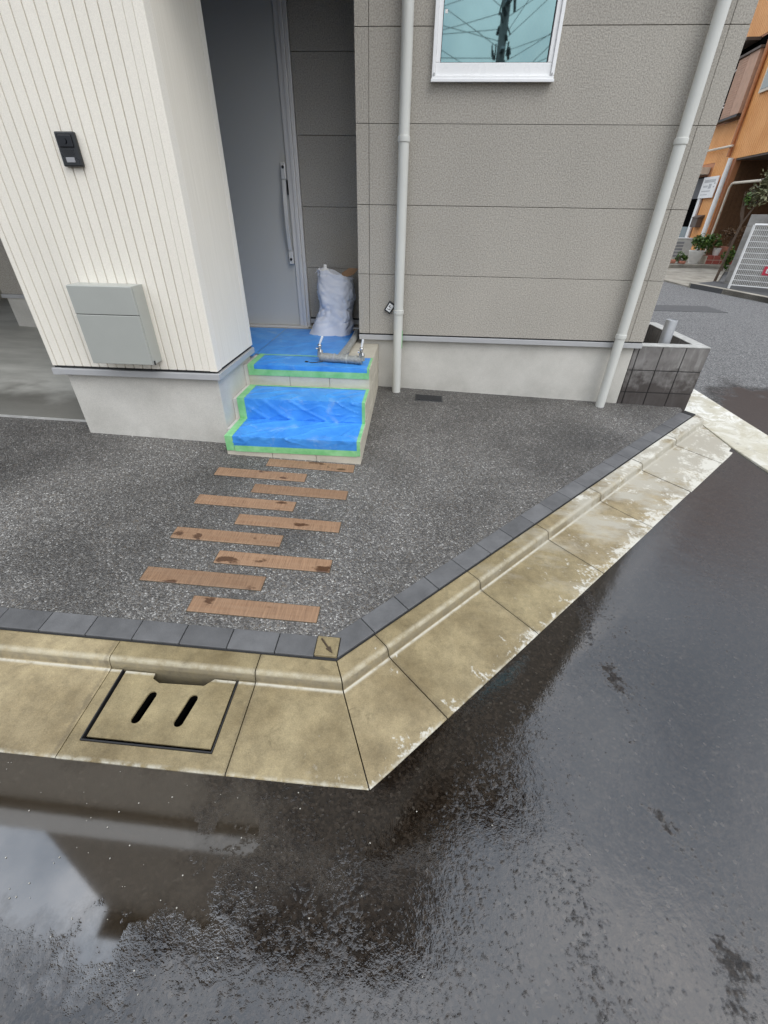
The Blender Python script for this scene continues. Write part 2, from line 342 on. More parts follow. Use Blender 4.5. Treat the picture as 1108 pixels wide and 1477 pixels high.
# ------------------------------------------------------------------ mesh helper
class MB:
    def __init__(s): s.v = []; s.f = []
    def add(s, vs, fs):
        o = len(s.v); s.v += [tuple(p) for p in vs]; s.f += [tuple(i+o for i in f) for f in fs]; return s
    def box(s, x0, x1, y0, y1, z0, z1):
        return s.add([(x0,y0,z0),(x1,y0,z0),(x1,y1,z0),(x0,y1,z0),(x0,y0,z1),(x1,y0,z1),(x1,y1,z1),(x0,y1,z1)],
                     [(0,3,2,1),(4,5,6,7),(0,1,5,4),(1,2,6,5),(2,3,7,6),(3,0,4,7)])
    def prism(s, bot, top):                       # two matching rings
        n = len(bot)
        return s.add(list(bot)+list(top), [tuple(reversed(range(n))), tuple(range(n, 2*n))]+[(i, (i+1) % n, (i+1) % n+n, i+n) for i in range(n)])
    def poly_y(s, pts, y0, y1):                   # outline in (x,z), counter-clockwise, extruded along y
        return s.prism([(x, y1, z) for x, z in pts][::-1], [(x, y0, z) for x, z in pts][::-1]) if False else s.prism([(x, y1, z) for x, z in reversed(pts)], [(x, y0, z) for x, z in reversed(pts)])
    def tube(s, path, r, n=12, caps=True):
        P = [Vector(p) for p in path]; rs = r if isinstance(r, (list, tuple)) else [r]*len(P); rings = []
        up = None
        for i, p in enumerate(P):
            d = (P[min(i+1, len(P)-1)]-P[max(i-1, 0)]).normalized()
            if up is None: up = Vector((0, 0, 1)) if abs(d.z) < .9 else Vector((1, 0, 0))
            a = d.cross(up).normalized(); b = a.cross(d).normalized(); up = b
            rings.append([p+rs[i]*(math.cos(t)*a+math.sin(t)*b) for t in [2*math.pi*k/n for k in range(n)]])
        o = len(s.v)
        for rg in rings: s.v += [tuple(q) for q in rg]
        for i in range(len(P)-1):
            for k in range(n):
                s.f.append((o+i*n+k, o+i*n+(k+1) % n, o+(i+1)*n+(k+1) % n, o+(i+1)*n+k))
        if caps: s.f.append(tuple(o+k for k in reversed(range(n)))); s.f.append(tuple(o+(len(P)-1)*n+k for k in range(n)))
        return s
    def lathe(s, prof, c=(0,0,0), n=20):
        o = len(s.v)
        for r, z in prof:
            for k in range(n): s.v.append((c[0]+r*math.cos(2*math.pi*k/n), c[1]+r*math.sin(2*math.pi*k/n), c[2]+z))
        for i in range(len(prof)-1):
            for k in range(n): s.f.append((o+i*n+k, o+i*n+(k+1) % n, o+(i+1)*n+(k+1) % n, o+(i+1)*n+k))
        s.f.append(tuple(o+k for k in reversed(range(n)))); s.f.append(tuple(o+(len(prof)-1)*n+k for k in range(n)))
        return s
    def mesh(s, name, mat, smooth=False, bevel=0, seg=2, fixn=True, sharp=40):
        me = bpy.data.meshes.new(name); me.from_pydata(s.v, [], s.f); me.update()
        if fixn or bevel:
            bm = bmesh.new(); bm.from_mesh(me)
            if fixn: bmesh.ops.recalc_face_normals(bm, faces=bm.faces)
            if bevel:
                ed = [e for e in bm.edges if len(e.link_faces) == 2 and e.calc_face_angle(0) > .6]
                bmesh.ops.bevel(bm, geom=ed, offset=bevel, segments=seg, affect='EDGES', profile=.5)
            bm.to_mesh(me); bm.free()
        me.materials.append(MATS[mat])
        if smooth:
            for p in me.polygons: p.use_smooth = True
            try: me.set_sharp_from_angle(angle=R(sharp))
            except Exception: pass
        return me
    def build(s, name, mat, parent=None, smooth=False, bevel=0, seg=2, fixn=True, sharp=40):
        return link(name, s.mesh(name, mat, smooth, bevel, seg, fixn, sharp), parent)
def link(name, me, parent=None, loc=None, rot=None):
    o = bpy.data.objects.new(name, me); COL.objects.link(o)
    if parent:
        o.parent = parent; bpy_mpi(o, parent)
    if loc is not None: o.location = loc if not parent else Vector(loc)-wloc(parent)
    if rot is not None: o.rotation_euler = rot
    return o
def wloc(o):
    v = Vector((0, 0, 0))
    while o is not None: v += o.location; o = o.parent
    return v
def bpy_mpi(o, parent):                           # parts are modelled in world coordinates
    o.location = -wloc(parent)
def tag(o, label, cat, group=None):
    o['label'] = label; o['category'] = cat
    if group: o['group'] = group
    return o
def thing(name, label, cat, loc, group=None):
    return tag(link(name, None, None, loc), label, cat, group)
def struct(o): o['kind'] = 'structure'; return o
def curve_slab(name, outer, holes, z0, z1, mat, parent=None, bevel=0):     # flat slab with real holes
    cu = bpy.data.curves.new(name, 'CURVE'); cu.dimensions = '2D'; cu.fill_mode = 'BOTH'; cu.extrude = (z1-z0)/2
    for ring in [outer]+holes:
        sp = cu.splines.new('POLY'); sp.points.add(len(ring)-1); sp.use_cyclic_u = True
        for p, q in zip(sp.points, ring): p.co = (q[0], q[1], 0, 1)
    tmp = bpy.data.objects.new('tmp', cu); COL.objects.link(tmp); dg = bpy.context.evaluated_depsgraph_get(); dg.update()
    me = bpy.data.meshes.new_from_object(tmp.evaluated_get(dg)); bpy.data.objects.remove(tmp)
    me.name = name; me.materials.clear(); me.materials.append(MATS[mat])
    for v in me.vertices: v.co.z += (z0+z1)/2
    return link(name, me, parent)

# ------------------------------------------------------------------ levels
def FC(x, y): return -.4366-.0329*x+.0625*y                     # paved forecourt, falling to the street corner
C0 = Vector((.245, -2.838))                                      # kerb corner, back line
DG = Vector((1, 1))/math.sqrt(2); DN = Vector((1, -1))/math.sqrt(2)   # along / out of the diagonal arm
T = math.tan(R(22.5)); GW = .44                                  # gutter width
def sx0(y): return 3.055-.088*(y+.53)                            # inner and outer edge of the crossing gutter
def sx1(y): return 3.43-.13*y
_poly = [(-12, -3.278), (C0.x+GW*T, -3.278), (3.05, -.57), (3.02, .6), (3.02, 9), (3.02, 60)]
def _pz(x, y):
    return (FC(x, y)-.056) if y < .61 else -.556+(min(y, 14)-.6)*.0285
_polz = [_pz(*p) for p in _poly[:2]]+[-.627, -.556, -.556+8.4*.0285, -.556+13.4*.0285]
def road_z(x, y):
    best = None
    for i in range(len(_poly)-1):
        a = Vector(_poly[i]); b = Vector(_poly[i+1]); ab = b-a; t = max(0, min(1, (Vector((x, y))-a).dot(ab)/ab.length_squared))
        d = (a+ab*t-Vector((x, y))).length; z = _polz[i]*(1-t)+_polz[i+1]*t
        if best is None or d < best[0]: best = (d, z)
    return best[1]+.012*min(best[0], 2.5)

# ground: street asphalt, one sheet to the horizon
def grid_axis(lo, hi, dense):
    a = [lo, lo*.6, lo*.35, lo*.2]; a = [v for v in a if v < dense[0]-1]
    n = int((dense[1]-dense[0])/dense[2]); a += [dense[0]+dense[2]*i for i in range(n+1)]
    a += [v for v in (hi*.2, hi*.35, hi*.6, hi) if v > dense[1]+1]; return a
gx = grid_axis(-150, 150, (-8, 12, .25)); gy = grid_axis(-150, 150, (-10, 14, .25))
mb = MB(); mb.v = [(x, y, road_z(x, y)-(.30 if (y > -3.05 and (x-y) < 3.35 and x < 2.9) or (x < 2.8 and y > -.4) else 0)) for y in gy for x in gx]
mb.f = [(j*len(gx)+i, j*len(gx)+i+1, (j+1)*len(gx)+i+1, (j+1)*len(gx)+i) for j in range(len(gy)-1) for i in range(len(gx)-1)]
struct(mb.build('road', 'asphalt', None, True, fixn=False))
# asphalt repair patch on the side street
pt = [(4.45, 4.5), (5.72, 4.42), (5.63, 4.95), (4.5, 5.0)]
simple('patch', (.075, .075, .076), .8, 0, .2, 40, .4, 90)
struct(MB().prism([(x, y, road_z(x, y)-.01) for x, y in pt], [(x, y, road_z(x, y)+.006) for x, y in pt]).build('road_patch', 'patch'))
# forecourt paving sheet
mb = MB()
for out in ([(-7, -2.738), (-1.8, -2.738), (-1.8, -1.050), (-7, -1.187)], [(-1.8, -2.738), (C0.x-.1*T, -2.738)]+[tuple(C0-DN*.1+DG*s_) for s_ in (3.86,)]+[(2.96, .2), (-1.8, .2)]):
    mb.add([(x, y, FC(x, y)) for x, y in out], [tuple(range(len(out)))])
struct(mb.build('forecourt', 'aggregate', fixn=False))

# ------------------------------------------------------------------ edging pavers (each its own piece)
ed = [(-7, -2.842), (C0.x, -2.842), tuple(C0+DG*3.9), tuple(C0+DG*3.9-DN*.09), (C0.x-.09*T, -2.75), (-7, -2.75)]
edging = struct(MB().prism([(x, y, FC(x, y)-.08) for x, y in ed], [(x, y, FC(x, y)-.004) for x, y in ed]).build('paver_edging', 'dark_gap'))
def piece(name, pts, zoff, th, mat, parent, bevel=.002, zf=FC, mbz=None):
    mb = MB().prism([(x, y, zf(x, y)+zoff-th) for x, y in pts], [(x, y, zf(x, y)+zoff) for x, y in pts])
    return mb.build(name, mat, parent, False, bevel, 1)
g = .002
x = -.012
while x > -6.8:
    dz = random.uniform(0, .002)
    piece('paver', [(x-.2+g, -2.838+.003), (x-g, -2.838+.003), (x-g, -2.738), (x-.2+g, -2.738)], .004+dz, .06, 'paver', edging); x -= .2
piece('paver', [(-.012+g, -2.835), (.149, -2.835), (.149, -2.738), (-.012+g, -2.738)], .005, .06, 'paver', edging)
def dg(s, o): p = C0+DG*s+DN*o; return (p.x, p.y)
piece('paver', [(.2485, -2.830), dg(.205-g, -.003), dg(.205-g, -.1), (.208, -2.7345), (.2485, -2.7345)], .005, .06, 'paver', edging)
s = .205
while s < 3.75:
    piece('paver', [dg(s+g, -.003), dg(s+.2-g, -.003), dg(s+.2-g, -.1), dg(s+g, -.1)], .004+random.uniform(0, .002), .06, 'paver', edging); s += .2

# ------------------------------------------------------------------ L-shaped gutter, block by block
PROF = [(.004, -.16), (.004, -.006), (.008, -.001), (.012, 0), (.074, 0), (.080, -.001), (.0855, -.0035), (.0895, -.008), (.092, -.014), (.0985, -.043), (.1005, -.0465), (.104, -.0485), (.120, -.0505), (.432, -.0505), (.437, -.0525), (.44, -.057), (.44, -.16)]
mb = MB()                                           # mortar bed, left open under the drain
for gb in ([(-7, -2.845), (-.657, -2.845), (-.657, -3.262), (-7, -3.262)][::-1], [(-.062, -2.845), (C0.x, -2.845), (C0.x+.425*T, -3.262), (-.062, -3.262)][::-1], [(C0.x, -2.845), tuple(C0+DG*3.86), tuple(C0+DG*3.55+DN*.425), (C0.x+.425*T, -3.262)][::-1]):
    mb.add([(x, y, FC(x, y)-.075) for x, y in gb], [(0, 1, 2, 3)])
gutter = struct(mb.build('gutter', 'joint_dirt', fixn=False))
def gblock(f0, f1, prof=PROF, dz=0):               # f0,f1: offset -> (x,y) at either end
    a = [(*f0(o), FC(*f0(o))+h+dz) for o, h in prof]; b = [(*f1(o), FC(*f1(o))+h+dz) for o, h in prof]
    return MB().prism(a, b).build('gutter_block', 'gutter', gutter, False, 0)
def left(x): return lambda o: (x, C0.y-o)
def mitre(o): return (C0.x+o*T, C0.y-o)
def dia(s): return lambda o: dg(s, o)
J = .0022
xs = [-.064, -.655]
while xs[-1] > -6.5: xs.append(xs[-1]-.605)
gblock(left(xs[0]+J), lambda o: (C0.x+o*T-.0025, C0.y-o))
for k in range(1, len(xs)-1): gblock(left(xs[k+1]+J), left(xs[k]-J), dz=random.uniform(-.003, .002))
sj = [.2+.608*i for i in range(6)]+[3.5]
gblock(lambda o: tuple(Vector(mitre(o))+DG*.0025), dia(sj[0]-J))
for a, b in zip(sj[:-1], sj[1:]): gblock(dia(a+J), dia(b-J), dz=random.uniform(-.003, .002))
def endf(o):                                        # cut along the crossing gutter
    s = 3.5
    for _ in range(40):
        p = dg(s, o)
        if p[0] > sx0(p[1])-.008: break
        s += .01
    return dg(s, o)
gblock(dia(sj[-1]+J), endf)
# drain block with its pit (blocks around the opening)
cx0, cx1, cy0, cy1 = -.604, -.136, -3.212, -2.936
x0, x1 = xs[1]+J, xs[0]-J
rim = PROF[:9]+[(.0965, -.034), (.0965, -.16)]
gblock(left(x0), left(x1), rim)
def pan(xa, xb, ya, yb):
    p = [(xa, ya), (xb, ya), (xb, yb), (xa, yb)]
    return p
def yb_(y): return y
ring = MB()
for (xa, xb, ya, yb) in ((x0, cx0-.004, -3.278, -2.937), (cx1+.004, x1, -3.278, -2.937), (cx0-.004, cx1+.004, -3.278, cy0-.004)):
    p = [(xa, ya), (xb, ya), (xb, yb), (xa, yb)]; ring.prism([(x, y, FC(x, y)-.20) for x, y in p], [(x, y, FC(x, y)-.0505) for x, y in p])
ring.build('basin_frame', 'gutter', gutter, False, 0)
p = [(cx0, cy0), (cx1, cy0), (cx1, cy1+.06), (cx0, cy1+.06)]
MB().prism([(x, y, FC(x, y)-.34) for x, y in p], [(x, y, FC(x, y)-.30) for x, y in p]).build('basin_floor', 'dark_void', gutter)
# the lid
dc = thing('drain_cover', 'square beige concrete drain cover with two slots, set in the gutter', 'drain cover', (-.37, -3.074, FC(-.37, -3.074)-.06))
def slot(xa, ya, xb, yb, w, n=8):
    a = Vector((xa, ya)); b = Vector((xb, yb)); d = (a-b).normalized(); q = Vector((-d.y, d.x)); r = []
    for i in range(n+1): t = math.pi*i/n; r.append(tuple(a+q*math.cos(t)*w+d*math.sin(t)*w))
    for i in range(n+1): t = math.pi*i/n; r.append(tuple(b-q*math.cos(t)*w-d*math.sin(t)*w))
    return r
outer = [(cx0+.010, cy0+.013), (cx1-.009, cy0+.013), (cx1-.008, cy1-.004), (-.230, cy1-.004), (-.262, cy1-.036), (-.440, cy1-.042), (-.472, cy1-.026), (-.474, cy1-.004), (cx0+.011, cy1-.004)]
lid = curve_slab('lid', outer, [slot(-.442, -3.030, -.455, -3.122, .0175), slot(-.281, -3.028, -.296, -3.119, .0175)], -.007, 0, 'gutter', dc)
for v in lid.data.vertices: v.co.z += FC(v.co.x, v.co.y)-.0525
under = curve_slab('dark_slot_lining', [(cx0+.012, cy0+.014), (cx1-.012, cy0+.014), (cx1-.011, cy1-.047), (cx0+.012, cy1-.047)], [slot(-.442, -3.030, -.455, -3.122, .019), slot(-.281, -3.028, -.296, -3.119, .019)], -.04, -.0072, 'dark_void', dc)  # added black lining, the slots' shade put into its colour
for v in under.data.vertices: v.co.z += FC(v.co.x, v.co.y)-.0525
iron = MB()
for (xa, xb, ya, yb) in ((cx0-.003, cx1+.003, cy0-.003, cy0+.002), (cx0-.003, cx0+.001, cy0+.002, cy1-.004), (cx1-.001, cx1+.003, cy0+.002, cy1-.004)):
    p = [(xa, ya), (xb, ya), (xb, yb), (xa, yb)]; iron.prism([(x, y, FC(x, y)-.09) for x, y in p], [(x, y, FC(x, y)-.046) for x, y in p])
iron.build('iron_frame', 'cable_black', dc)
# crossing gutter strip, laid in slabs
def SZ(x, y): return max(road_z(sx0(y)-.05, y), road_z(sx1(y)+.05, y), road_z(x, y))+.006
ys = [-6.0, -5.4, -4.8, -4.2, -3.6, -3.0, -2.4, -1.8, -1.22, -.62, -.03, .57, 1.17, 1.77, 2.37, 2.97, 3.6]
p = [(sx0(-6)+.01, -6), (sx1(-6)-.01, -6), (sx1(3.6)-.01, 3.6), (sx0(3.6)+.01, 3.6)]
mb = MB()
for a, b in zip(ys[:-1], ys[1:]):
    q = [(sx0(a)+.01, a), (sx1(a)-.01, a), (sx1(b)-.01, b), (sx0(b)+.01, b)]; mb.prism([(x, y, SZ(x, y)-.1) for x, y in q], [(x, y, SZ(x, y)-.012) for x, y in q])
cg = struct(mb.build('crossing_gutter', 'joint_fill'))
def m_strip():
    t = NT('strip_concrete'); n = t.noise(3.5, 6, .66); c = t.mix(t.rng(n, .3, .7), (.40, .36, .25), (.60, .58, .50))
    ef = t.rng(t.noise(6, 7, .72, dist=.8), .48, .56); x, y, z = t.sep(); ef = t.math('MULTIPLY', ef, t.rng(y, -.35, 0, .45, 1)); c = t.mix(t.math('MULTIPLY', ef, .8), c, (.76, .75, .70))
    dk = t.rng(t.noise(10, 6, .75), .58, .66); c = t.mix(t.math('MULTIPLY', dk, .5), c, (.22, .20, .16))
    MATS['strip'] = t.set(color=c, rough=.7, normal=t.bump(t.noise(110, 5, .7), .3, .004))
m_strip()
for a, b in zip(ys[:-1], ys[1:]):
    piece('gutter_slab', [(sx0(a+J), a+J), (sx1(a+J), a+J), (sx1(b-J), b-J), (sx0(b-J), b-J)], 0, .1, 'strip', cg, .004, SZ)
# boundary marker in the corner of the edging
bmk = thing('boundary_marker', 'small square concrete boundary marker with an arrow, at the paver corner', 'marker', (.197, -2.78, FC(.197, -2.78)))
piece('marker_block', [(.1515, -2.829), (.245, -2.829), (.2455, -2.737), (.1515, -2.737)], .008, .1, 'gutter', bmk, .003)
def fz(x, y, h=.0085): return (x, y, FC(x, y)+h)
ar = MB().tube([fz(.170, -2.752, .009), fz(.206, -2.795, .009)], .0042, 6)
ar.prism([fz(*p_, .006) for p_ in ((.226, -2.817), (.196, -2.800), (.212, -2.786))][::-1], [fz(*p_, .0125) for p_ in ((.226, -2.817), (.196, -2.800), (.212, -2.786))][::-1])
simple('bronze', (.10, .075, .05), .5, .6); ar.build('arrow', 'bronze', bmk)

# ------------------------------------------------------------------ brown stepping planks
words = ['nearest the steps', 'second from the steps', 'third from the steps', 'fourth from the steps', 'fifth and middle one of nine', 'fourth from the kerb', 'third from the kerb', 'second from the kerb', 'nearest the kerb, half wet']
for i in range(9):
    yc = -1.412-.1516*i; xa, xb = ((-.453, .130) if i % 2 == 0 else (-.747, -.163))
    jx = random.uniform(-.004, .004)
    o = piece('stepping_plank', [(xa+jx, yc-.044), (xb+jx, yc-.044), (xb+jx, yc+.044), (xa+jx, yc+.044)], .006, .05, 'plank', None, .003)
    piece('joint', [(xa+jx-.003, yc-.047), (xb+jx+.003, yc-.047), (xb+jx+.003, yc+.047), (xa+jx-.003, yc+.047)], .0015, .03, 'joint_dirt', o, 0)
    tag(o, 'brown wood-grain stepping plank in the aggregate, '+words[i], 'plank', 'stepping planks in front of the steps')
# floor drain slot by the wall
dr = thing('drain_grate', 'small black slotted drain grate in the paving by the wall', 'drain grate', (.635, -.165, FC(.635, -.165)))
p = [(.513, -.228), (.757, -.228), (.757, -.100), (.513, -.100)]
piece('frame', p, .004, .03, 'black_plastic', dr, .002)
for k in range(7):
    ya = -.216+.0155*k; piece('slat', [(.525, ya), (.745, ya), (.745, ya+.009), (.525, ya+.009)], .008, .006, 'cable_black', dr, .001)

# ------------------------------------------------------------------ the house
H = thing('house', 'grey and cream sided house with grey entrance door and recessed porch', 'house', (0, 0, -.45))
XR = 2.388; ZT = 2.44
rows = [.026, .478, .933, 1.388, 1.843, 2.298, ZT]
WX0, WX1, WZ0, WZ1 = .503, 1.277, 1.592, 2.27
wall = MB().box(.012, XR-.01, .017, 3.2, .02, WZ0+.02)
wall.box(.012, WX0+.02, .0171, 3.2, WZ0+.0201, ZT+.0); wall.box(WX1-.02, XR-.01, .0171, 3.2, WZ0+.0201, ZT); wall.box(WX0+.0201, WX1-.0201, .0172, 3.2, WZ1-.02, ZT)
wall_g = wall.build('wall', 'joint_fill', H); wall_g['label'] = 'grey stucco siding wall beside the porch'
G2 = .0016
def panel(x0, x1, z0, z1, y0=0.0, y1=.0165, par=None, mat='siding_grey'):
    return MB().box(x0+G2, x1-G2, y0, y1, z0+G2, z1-G2).build('siding_panel', mat, par, False, .0015, 1)
for k in range(6):
    z0, z1 = rows[k], rows[k+1]
    panel(0, .092, z0, z1, par=wall_g); panel(2.268, XR, z0, z1, par=wall_g)
    if z1 <= WZ0 or z0 >= WZ1: panel(.092, 2.268, z0, z1, par=wall_g)
    elif z0 < WZ0:
        MB().poly_y([(.092+G2, z0+G2), (2.268-G2, z0+G2), (2.268-G2, z1-G2), (WX1-.01, z1-G2), (WX1-.01, WZ0+.01), (WX0+.01, WZ0+.01), (WX0+.01, z1-G2), (.092+G2, z1-G2)], 0, .0165).build('siding_panel', 'siding_grey', wall_g)
    else: panel(.092, WX0+.01, z0, z1, par=wall_g); panel(WX1-.01, 2.268, z0, z1, par=wall_g)
# side wall return panels of the corner (seen only from the street)
for k in range(6): MB().box(XR-.0095, XR-.002, .018, 3.2, rows[k]+G2, rows[k+1]-G2).build('siding_panel', 'siding_grey', wall_g)
# porch back wall, right of the door
pw = MB().box(-1.70, -1.5, .617, .8, -.06, ZT).box(-.555, .012, .617, .8, -.06, ZT).build('wall', 'joint_fill', H)
for a, b in zip([.03, .458, .921, 1.391, 1.865, 2.33], [.458, .921, 1.391, 1.865, 2.33, ZT]): panel(-.555, .004, a, b, .600, .6165, pw)
MB().box(-.555, .004, .592, .6165, -.022, .018).build('base_trim', 'trim_metal', pw, False, .003)
MB().box(-.553, .003, .605, .6165, .018, .03).build('shadow_gap', 'dark_gap', pw)
# foundation and trims of the grey wall
fd = MB().box(.02, 2.345, .03, 3.1, -1.2, -.026).build('foundation', 'mortar', H, False, .004)
MB().box(0.002, 2.386, -.012, .0165, -.022, .017).build('base_trim', 'trim_metal', fd, False, .003)
MB().box(.004, 2.380, .004, .0166, .0172, .0275).build('shadow_gap', 'dark_gap', fd)
MB().box(.01, 2.37, .018, .04, -.026, .0).build('vent_lip', 'dark_gap', fd)
# cream wall (pillar beside the garage)
PX0, PX1, PY0, PY1 = -1.862, -.760, -1.232, -.552
cw = MB().box(PX0+.016, PX1-.016, PY0+.016, PY1, .02, ZT).build('wall', 'joint_fill', H); cw['label'] = 'cream ribbed siding wall between garage and porch'
simple('cream_joint', (.60, .56, .47), .9)
cw.data.materials[0] = MATS['cream_joint']
gro = [-.907-.0577*i for i in range(16, -1, -1)]
rib = MB().box(-.02675, .02675, 0, .0168, 0, ZT-.032).mesh('siding_rib', 'siding_cream', False, .0035, 2)
for a in gro[:-1]: link('siding_rib', rib, cw, (a+.02885, PY0, .032))
for a, b in ((PX0, gro[0]-.002), (-.905, -.8538), (-.8522, -.809)): MB().box(a, b, PY0, PY0+.0168, .032, ZT).build('siding_rib', 'siding_cream', cw, False, .002)
gro.append(-.8095)
cpo = [(gro[-1]+.003, PY0+.0166), (gro[-1]+.003, PY0-.0005), (PX1-.003, PY0-.0005), (PX1+.0005, PY0+.003), (PX1+.0005, PY0+.070), (PX1-.0166, PY0+.070), (PX1-.0166, PY0+.0166)]
MB().prism([(x, y, .030) for x, y in cpo], [(x, y, ZT) for x, y in cpo]).build('corner_piece', 'siding_cream', cw)
MB().box(PX1-.0166, PX1-.001, PY0+.0735, PY1-.063, .032, ZT).build('siding_panel', 'cream_side', cw, False, .002)
MB().box(PX1-.0166, PX1-.0005, PY1-.060, PY1+.012, .032, ZT).build('corner_piece', 'siding_cream', cw, False, .002)
pf = MB().box(-1.812, -.784, PY0+.03, PY1-.012, -1.2, -.026).build('foundation', 'mortar', H, False, .004)
tp = [(PX0-.004, PY0-.014), (PX1+.012, PY0-.014), (PX1+.012, PY1+.006), (PX1-.03, PY1+.006), (PX1-.03, PY0+.03), (PX0-.004, PY0+.03)]
MB().prism([(x, y, -.022) for x, y in tp], [(x, y, .017) for x, y in tp]).build('base_trim', 'trim_metal', pf, False, .003)
MB().box(PX0+.006, PX1-.006, PY0+.006, PY1-.004, .0172, .031).build('shadow_gap', 'dark_gap', pf)
MB().box(PX0-.006, PX0+.05, PY0-.016, PY0+.02, -.0235, .0185).build('trim_joiner', 'trim_metal', pf, False, .002)
# wall between porch and garage, ceilings, upper storeys (out of view, storeys mirrored in the wet street)
MB().box(-1.845, -1.70, PY1+.02, 4.5, -1.2, ZT).build('partition_wall', 'siding_grey', H)
MB().box(-6.4, .01, PY0+.02, 4.5, ZT+.001, ZT+.08).build('soffit', 'soffit', H)
MB().box(-1.70, .0, PY0+.03, .616, 2.262, ZT).build('porch_ceiling', 'upper_dark', H)  # unseen, set low and dark to shade the porch recess
up = MB().box(-6.4, -.0, PY0, 4.5, ZT+.0812, 5.55).box(.0002, XR, .002, 4.5, ZT+.0005, 7.5).build('upper_wall', 'siding_grey', H)
MB().box(-6.42, 1.32, PY0-.12, PY0+.5, 5.62, 6.35).build('balcony_fascia', 'white_fascia', H)
MB().box(-4.9, 1.30, PY0+.02, 4.5, 6.3502, 11.2).build('upper_wall', 'upper_dark', H)
MB().box(-5.05, 1.45, PY0-.35, 4.6, 11.2002, 11.4).build('roof', 'roof_metal', H)
MB().box(1.46, XR+.4, -.35, 4.6, 7.5002, 7.65).build('roof', 'roof_metal', H)
MB().box(-1.70, .0, PY0+.04, PY0+.16, 2.05, 2.2618).build('porch_shade_beam', 'upper_dark', H)  # unseen, added to keep sky light off the upper door
# door
dv = link('door', None, H); dv.location = Vector((-1.1, .6, -.06))-wloc(H)
MB().box(-1.56, -.657, .585, .630, -.045, 2.21).build('door_leaf', 'door_steel', dv, False, .003)
fr = MB().box(-.655, -.615, .568, .66, -.055, 2.26).build('door_frame', 'aluminium', dv, False, .003)
MB().box(-.6145, -.585, .555, .66, -.055, 2.26).build('frame_rail', 'aluminium', fr, False, .003)
MB().box(-.5845, -.556, .572, .66, -.055, 2.26).build('frame_rail', 'aluminium', fr, False, .003)
MB().box(-1.62, -1.562, .568, .66, -.055, 2.26).build('door_frame', 'aluminium', dv, False, .003)
MB().box(-1.5618, -.656, .570, .66, 2.212, 2.26).build('door_frame', 'aluminium', dv, False, .003)
MB().box(-1.60, -.57, .53, .66, -.060, -.047).build('threshold', 'aluminium', dv, False, .002)
hb = link('handle', None, dv); hb.location = Vector((-.68, .54, .85))-wloc(dv)
MB().box(-.700, -.662, .545, .585, 1.105, 1.215).build('handle_cap', 'handle_metal', hb, False, .004)
MB().box(-.700, -.662, .545, .585, .486, .59).build('handle_cap', 'handle_metal', hb, False, .004)
bar = MB(); n = 14; ra = []
for i in range(n+1):
    t = i/n; z = .592+(1.103-.592)*t; bow = .028*math.sin(math.pi*t); ra.append((z, .553-bow))
for (z, y), (z2, y2) in zip(ra[:-1], ra[1:]):
    bar.prism([(-.696, y-.010, z), (-.666, y-.010, z), (-.666, y+.012, z), (-.696, y+.012, z)], [(-.696, y2-.010, z2), (-.666, y2-.010, z2), (-.666, y2+.012, z2), (-.696, y2+.012, z2)])
bar.build('grip', 'handle_metal', hb, True)
MB().tube([(-.681, .5452, 1.185), (-.681, .540, 1.185)], .011, 14).build('keyhole', 'cable_black', hb)
MB().tube([(-.681, .5452, .525), (-.681, .540, .525)], .011, 14).build('keyhole', 'cable_black', hb)
MB().box(-.662, -.6605, .546, .584, 1.0, 1.10).build('edge_plate', 'cable_black', hb)
# window
wv = link('window', None, H); wv.location = Vector((.89, -.03, WZ0))-wloc(H)
def frame(name, x0, x1, z0, z1, w, y0, y1, mat, par, bw=None, bev=.003):
    bw = bw or w; rail = []
    for a in ((x0, x1, z0, z0+bw), (x0, x1, z1-w, z1), (x0, x0+w, z0+bw+.0003, z1-w-.0003), (x1-w, x1, z0+bw+.0003, z1-w-.0003)):
        rail.append(MB().box(a[0], a[1], y0, y1, a[2], a[3]).build(name, mat, par, False, bev))
    return rail
frame('outer_frame', WX0, WX1, WZ0, WZ1, .022, -.034, .03, 'white_vinyl', wv, .026)
frame('sash_rail', WX0+.0225, WX1-.0225, WZ0+.0265, WZ1-.0225, .027, -.020, .028, 'white_vinyl', wv, .060)
MB().box(WX0-.004, WX1+.004, -.042, -.0342, WZ0-.006, WZ0+.010).build('drip_sill', 'white_vinyl', wv, False, .002)
for xx in (WX0+.014, WX1-.016): MB().tube([(xx, -.0345, WZ0+.032), (xx, -.040, WZ0+.032)], .006, 10).build('screw_cap', 'trim_metal', wv)
MB().box(WX0+.0496, WX1-.0496, .002, .008, WZ0+.0866, WZ1-.0496).build('pane', 'glass', wv)
frame('gasket', WX0+.0497, WX1-.0497, WZ0+.0867, WZ1-.0497, .004, -.006, .0015, 'cable_black', wv, None, 0)
MB().box(WX0+.062, WX0+.078, .0005, .0016, 1.897, 1.914).build('sticker', 'white_paint', wv)
rm = MB(); X0, X1, Z0, Z1 = WX0-.3, WX1+.3, WZ0-.5, WZ1+.1
rm.box(WX0+.03, WX1-.03, .6, .62, WZ0+.03, WZ1-.03).build('curtain', 'interior', wv)
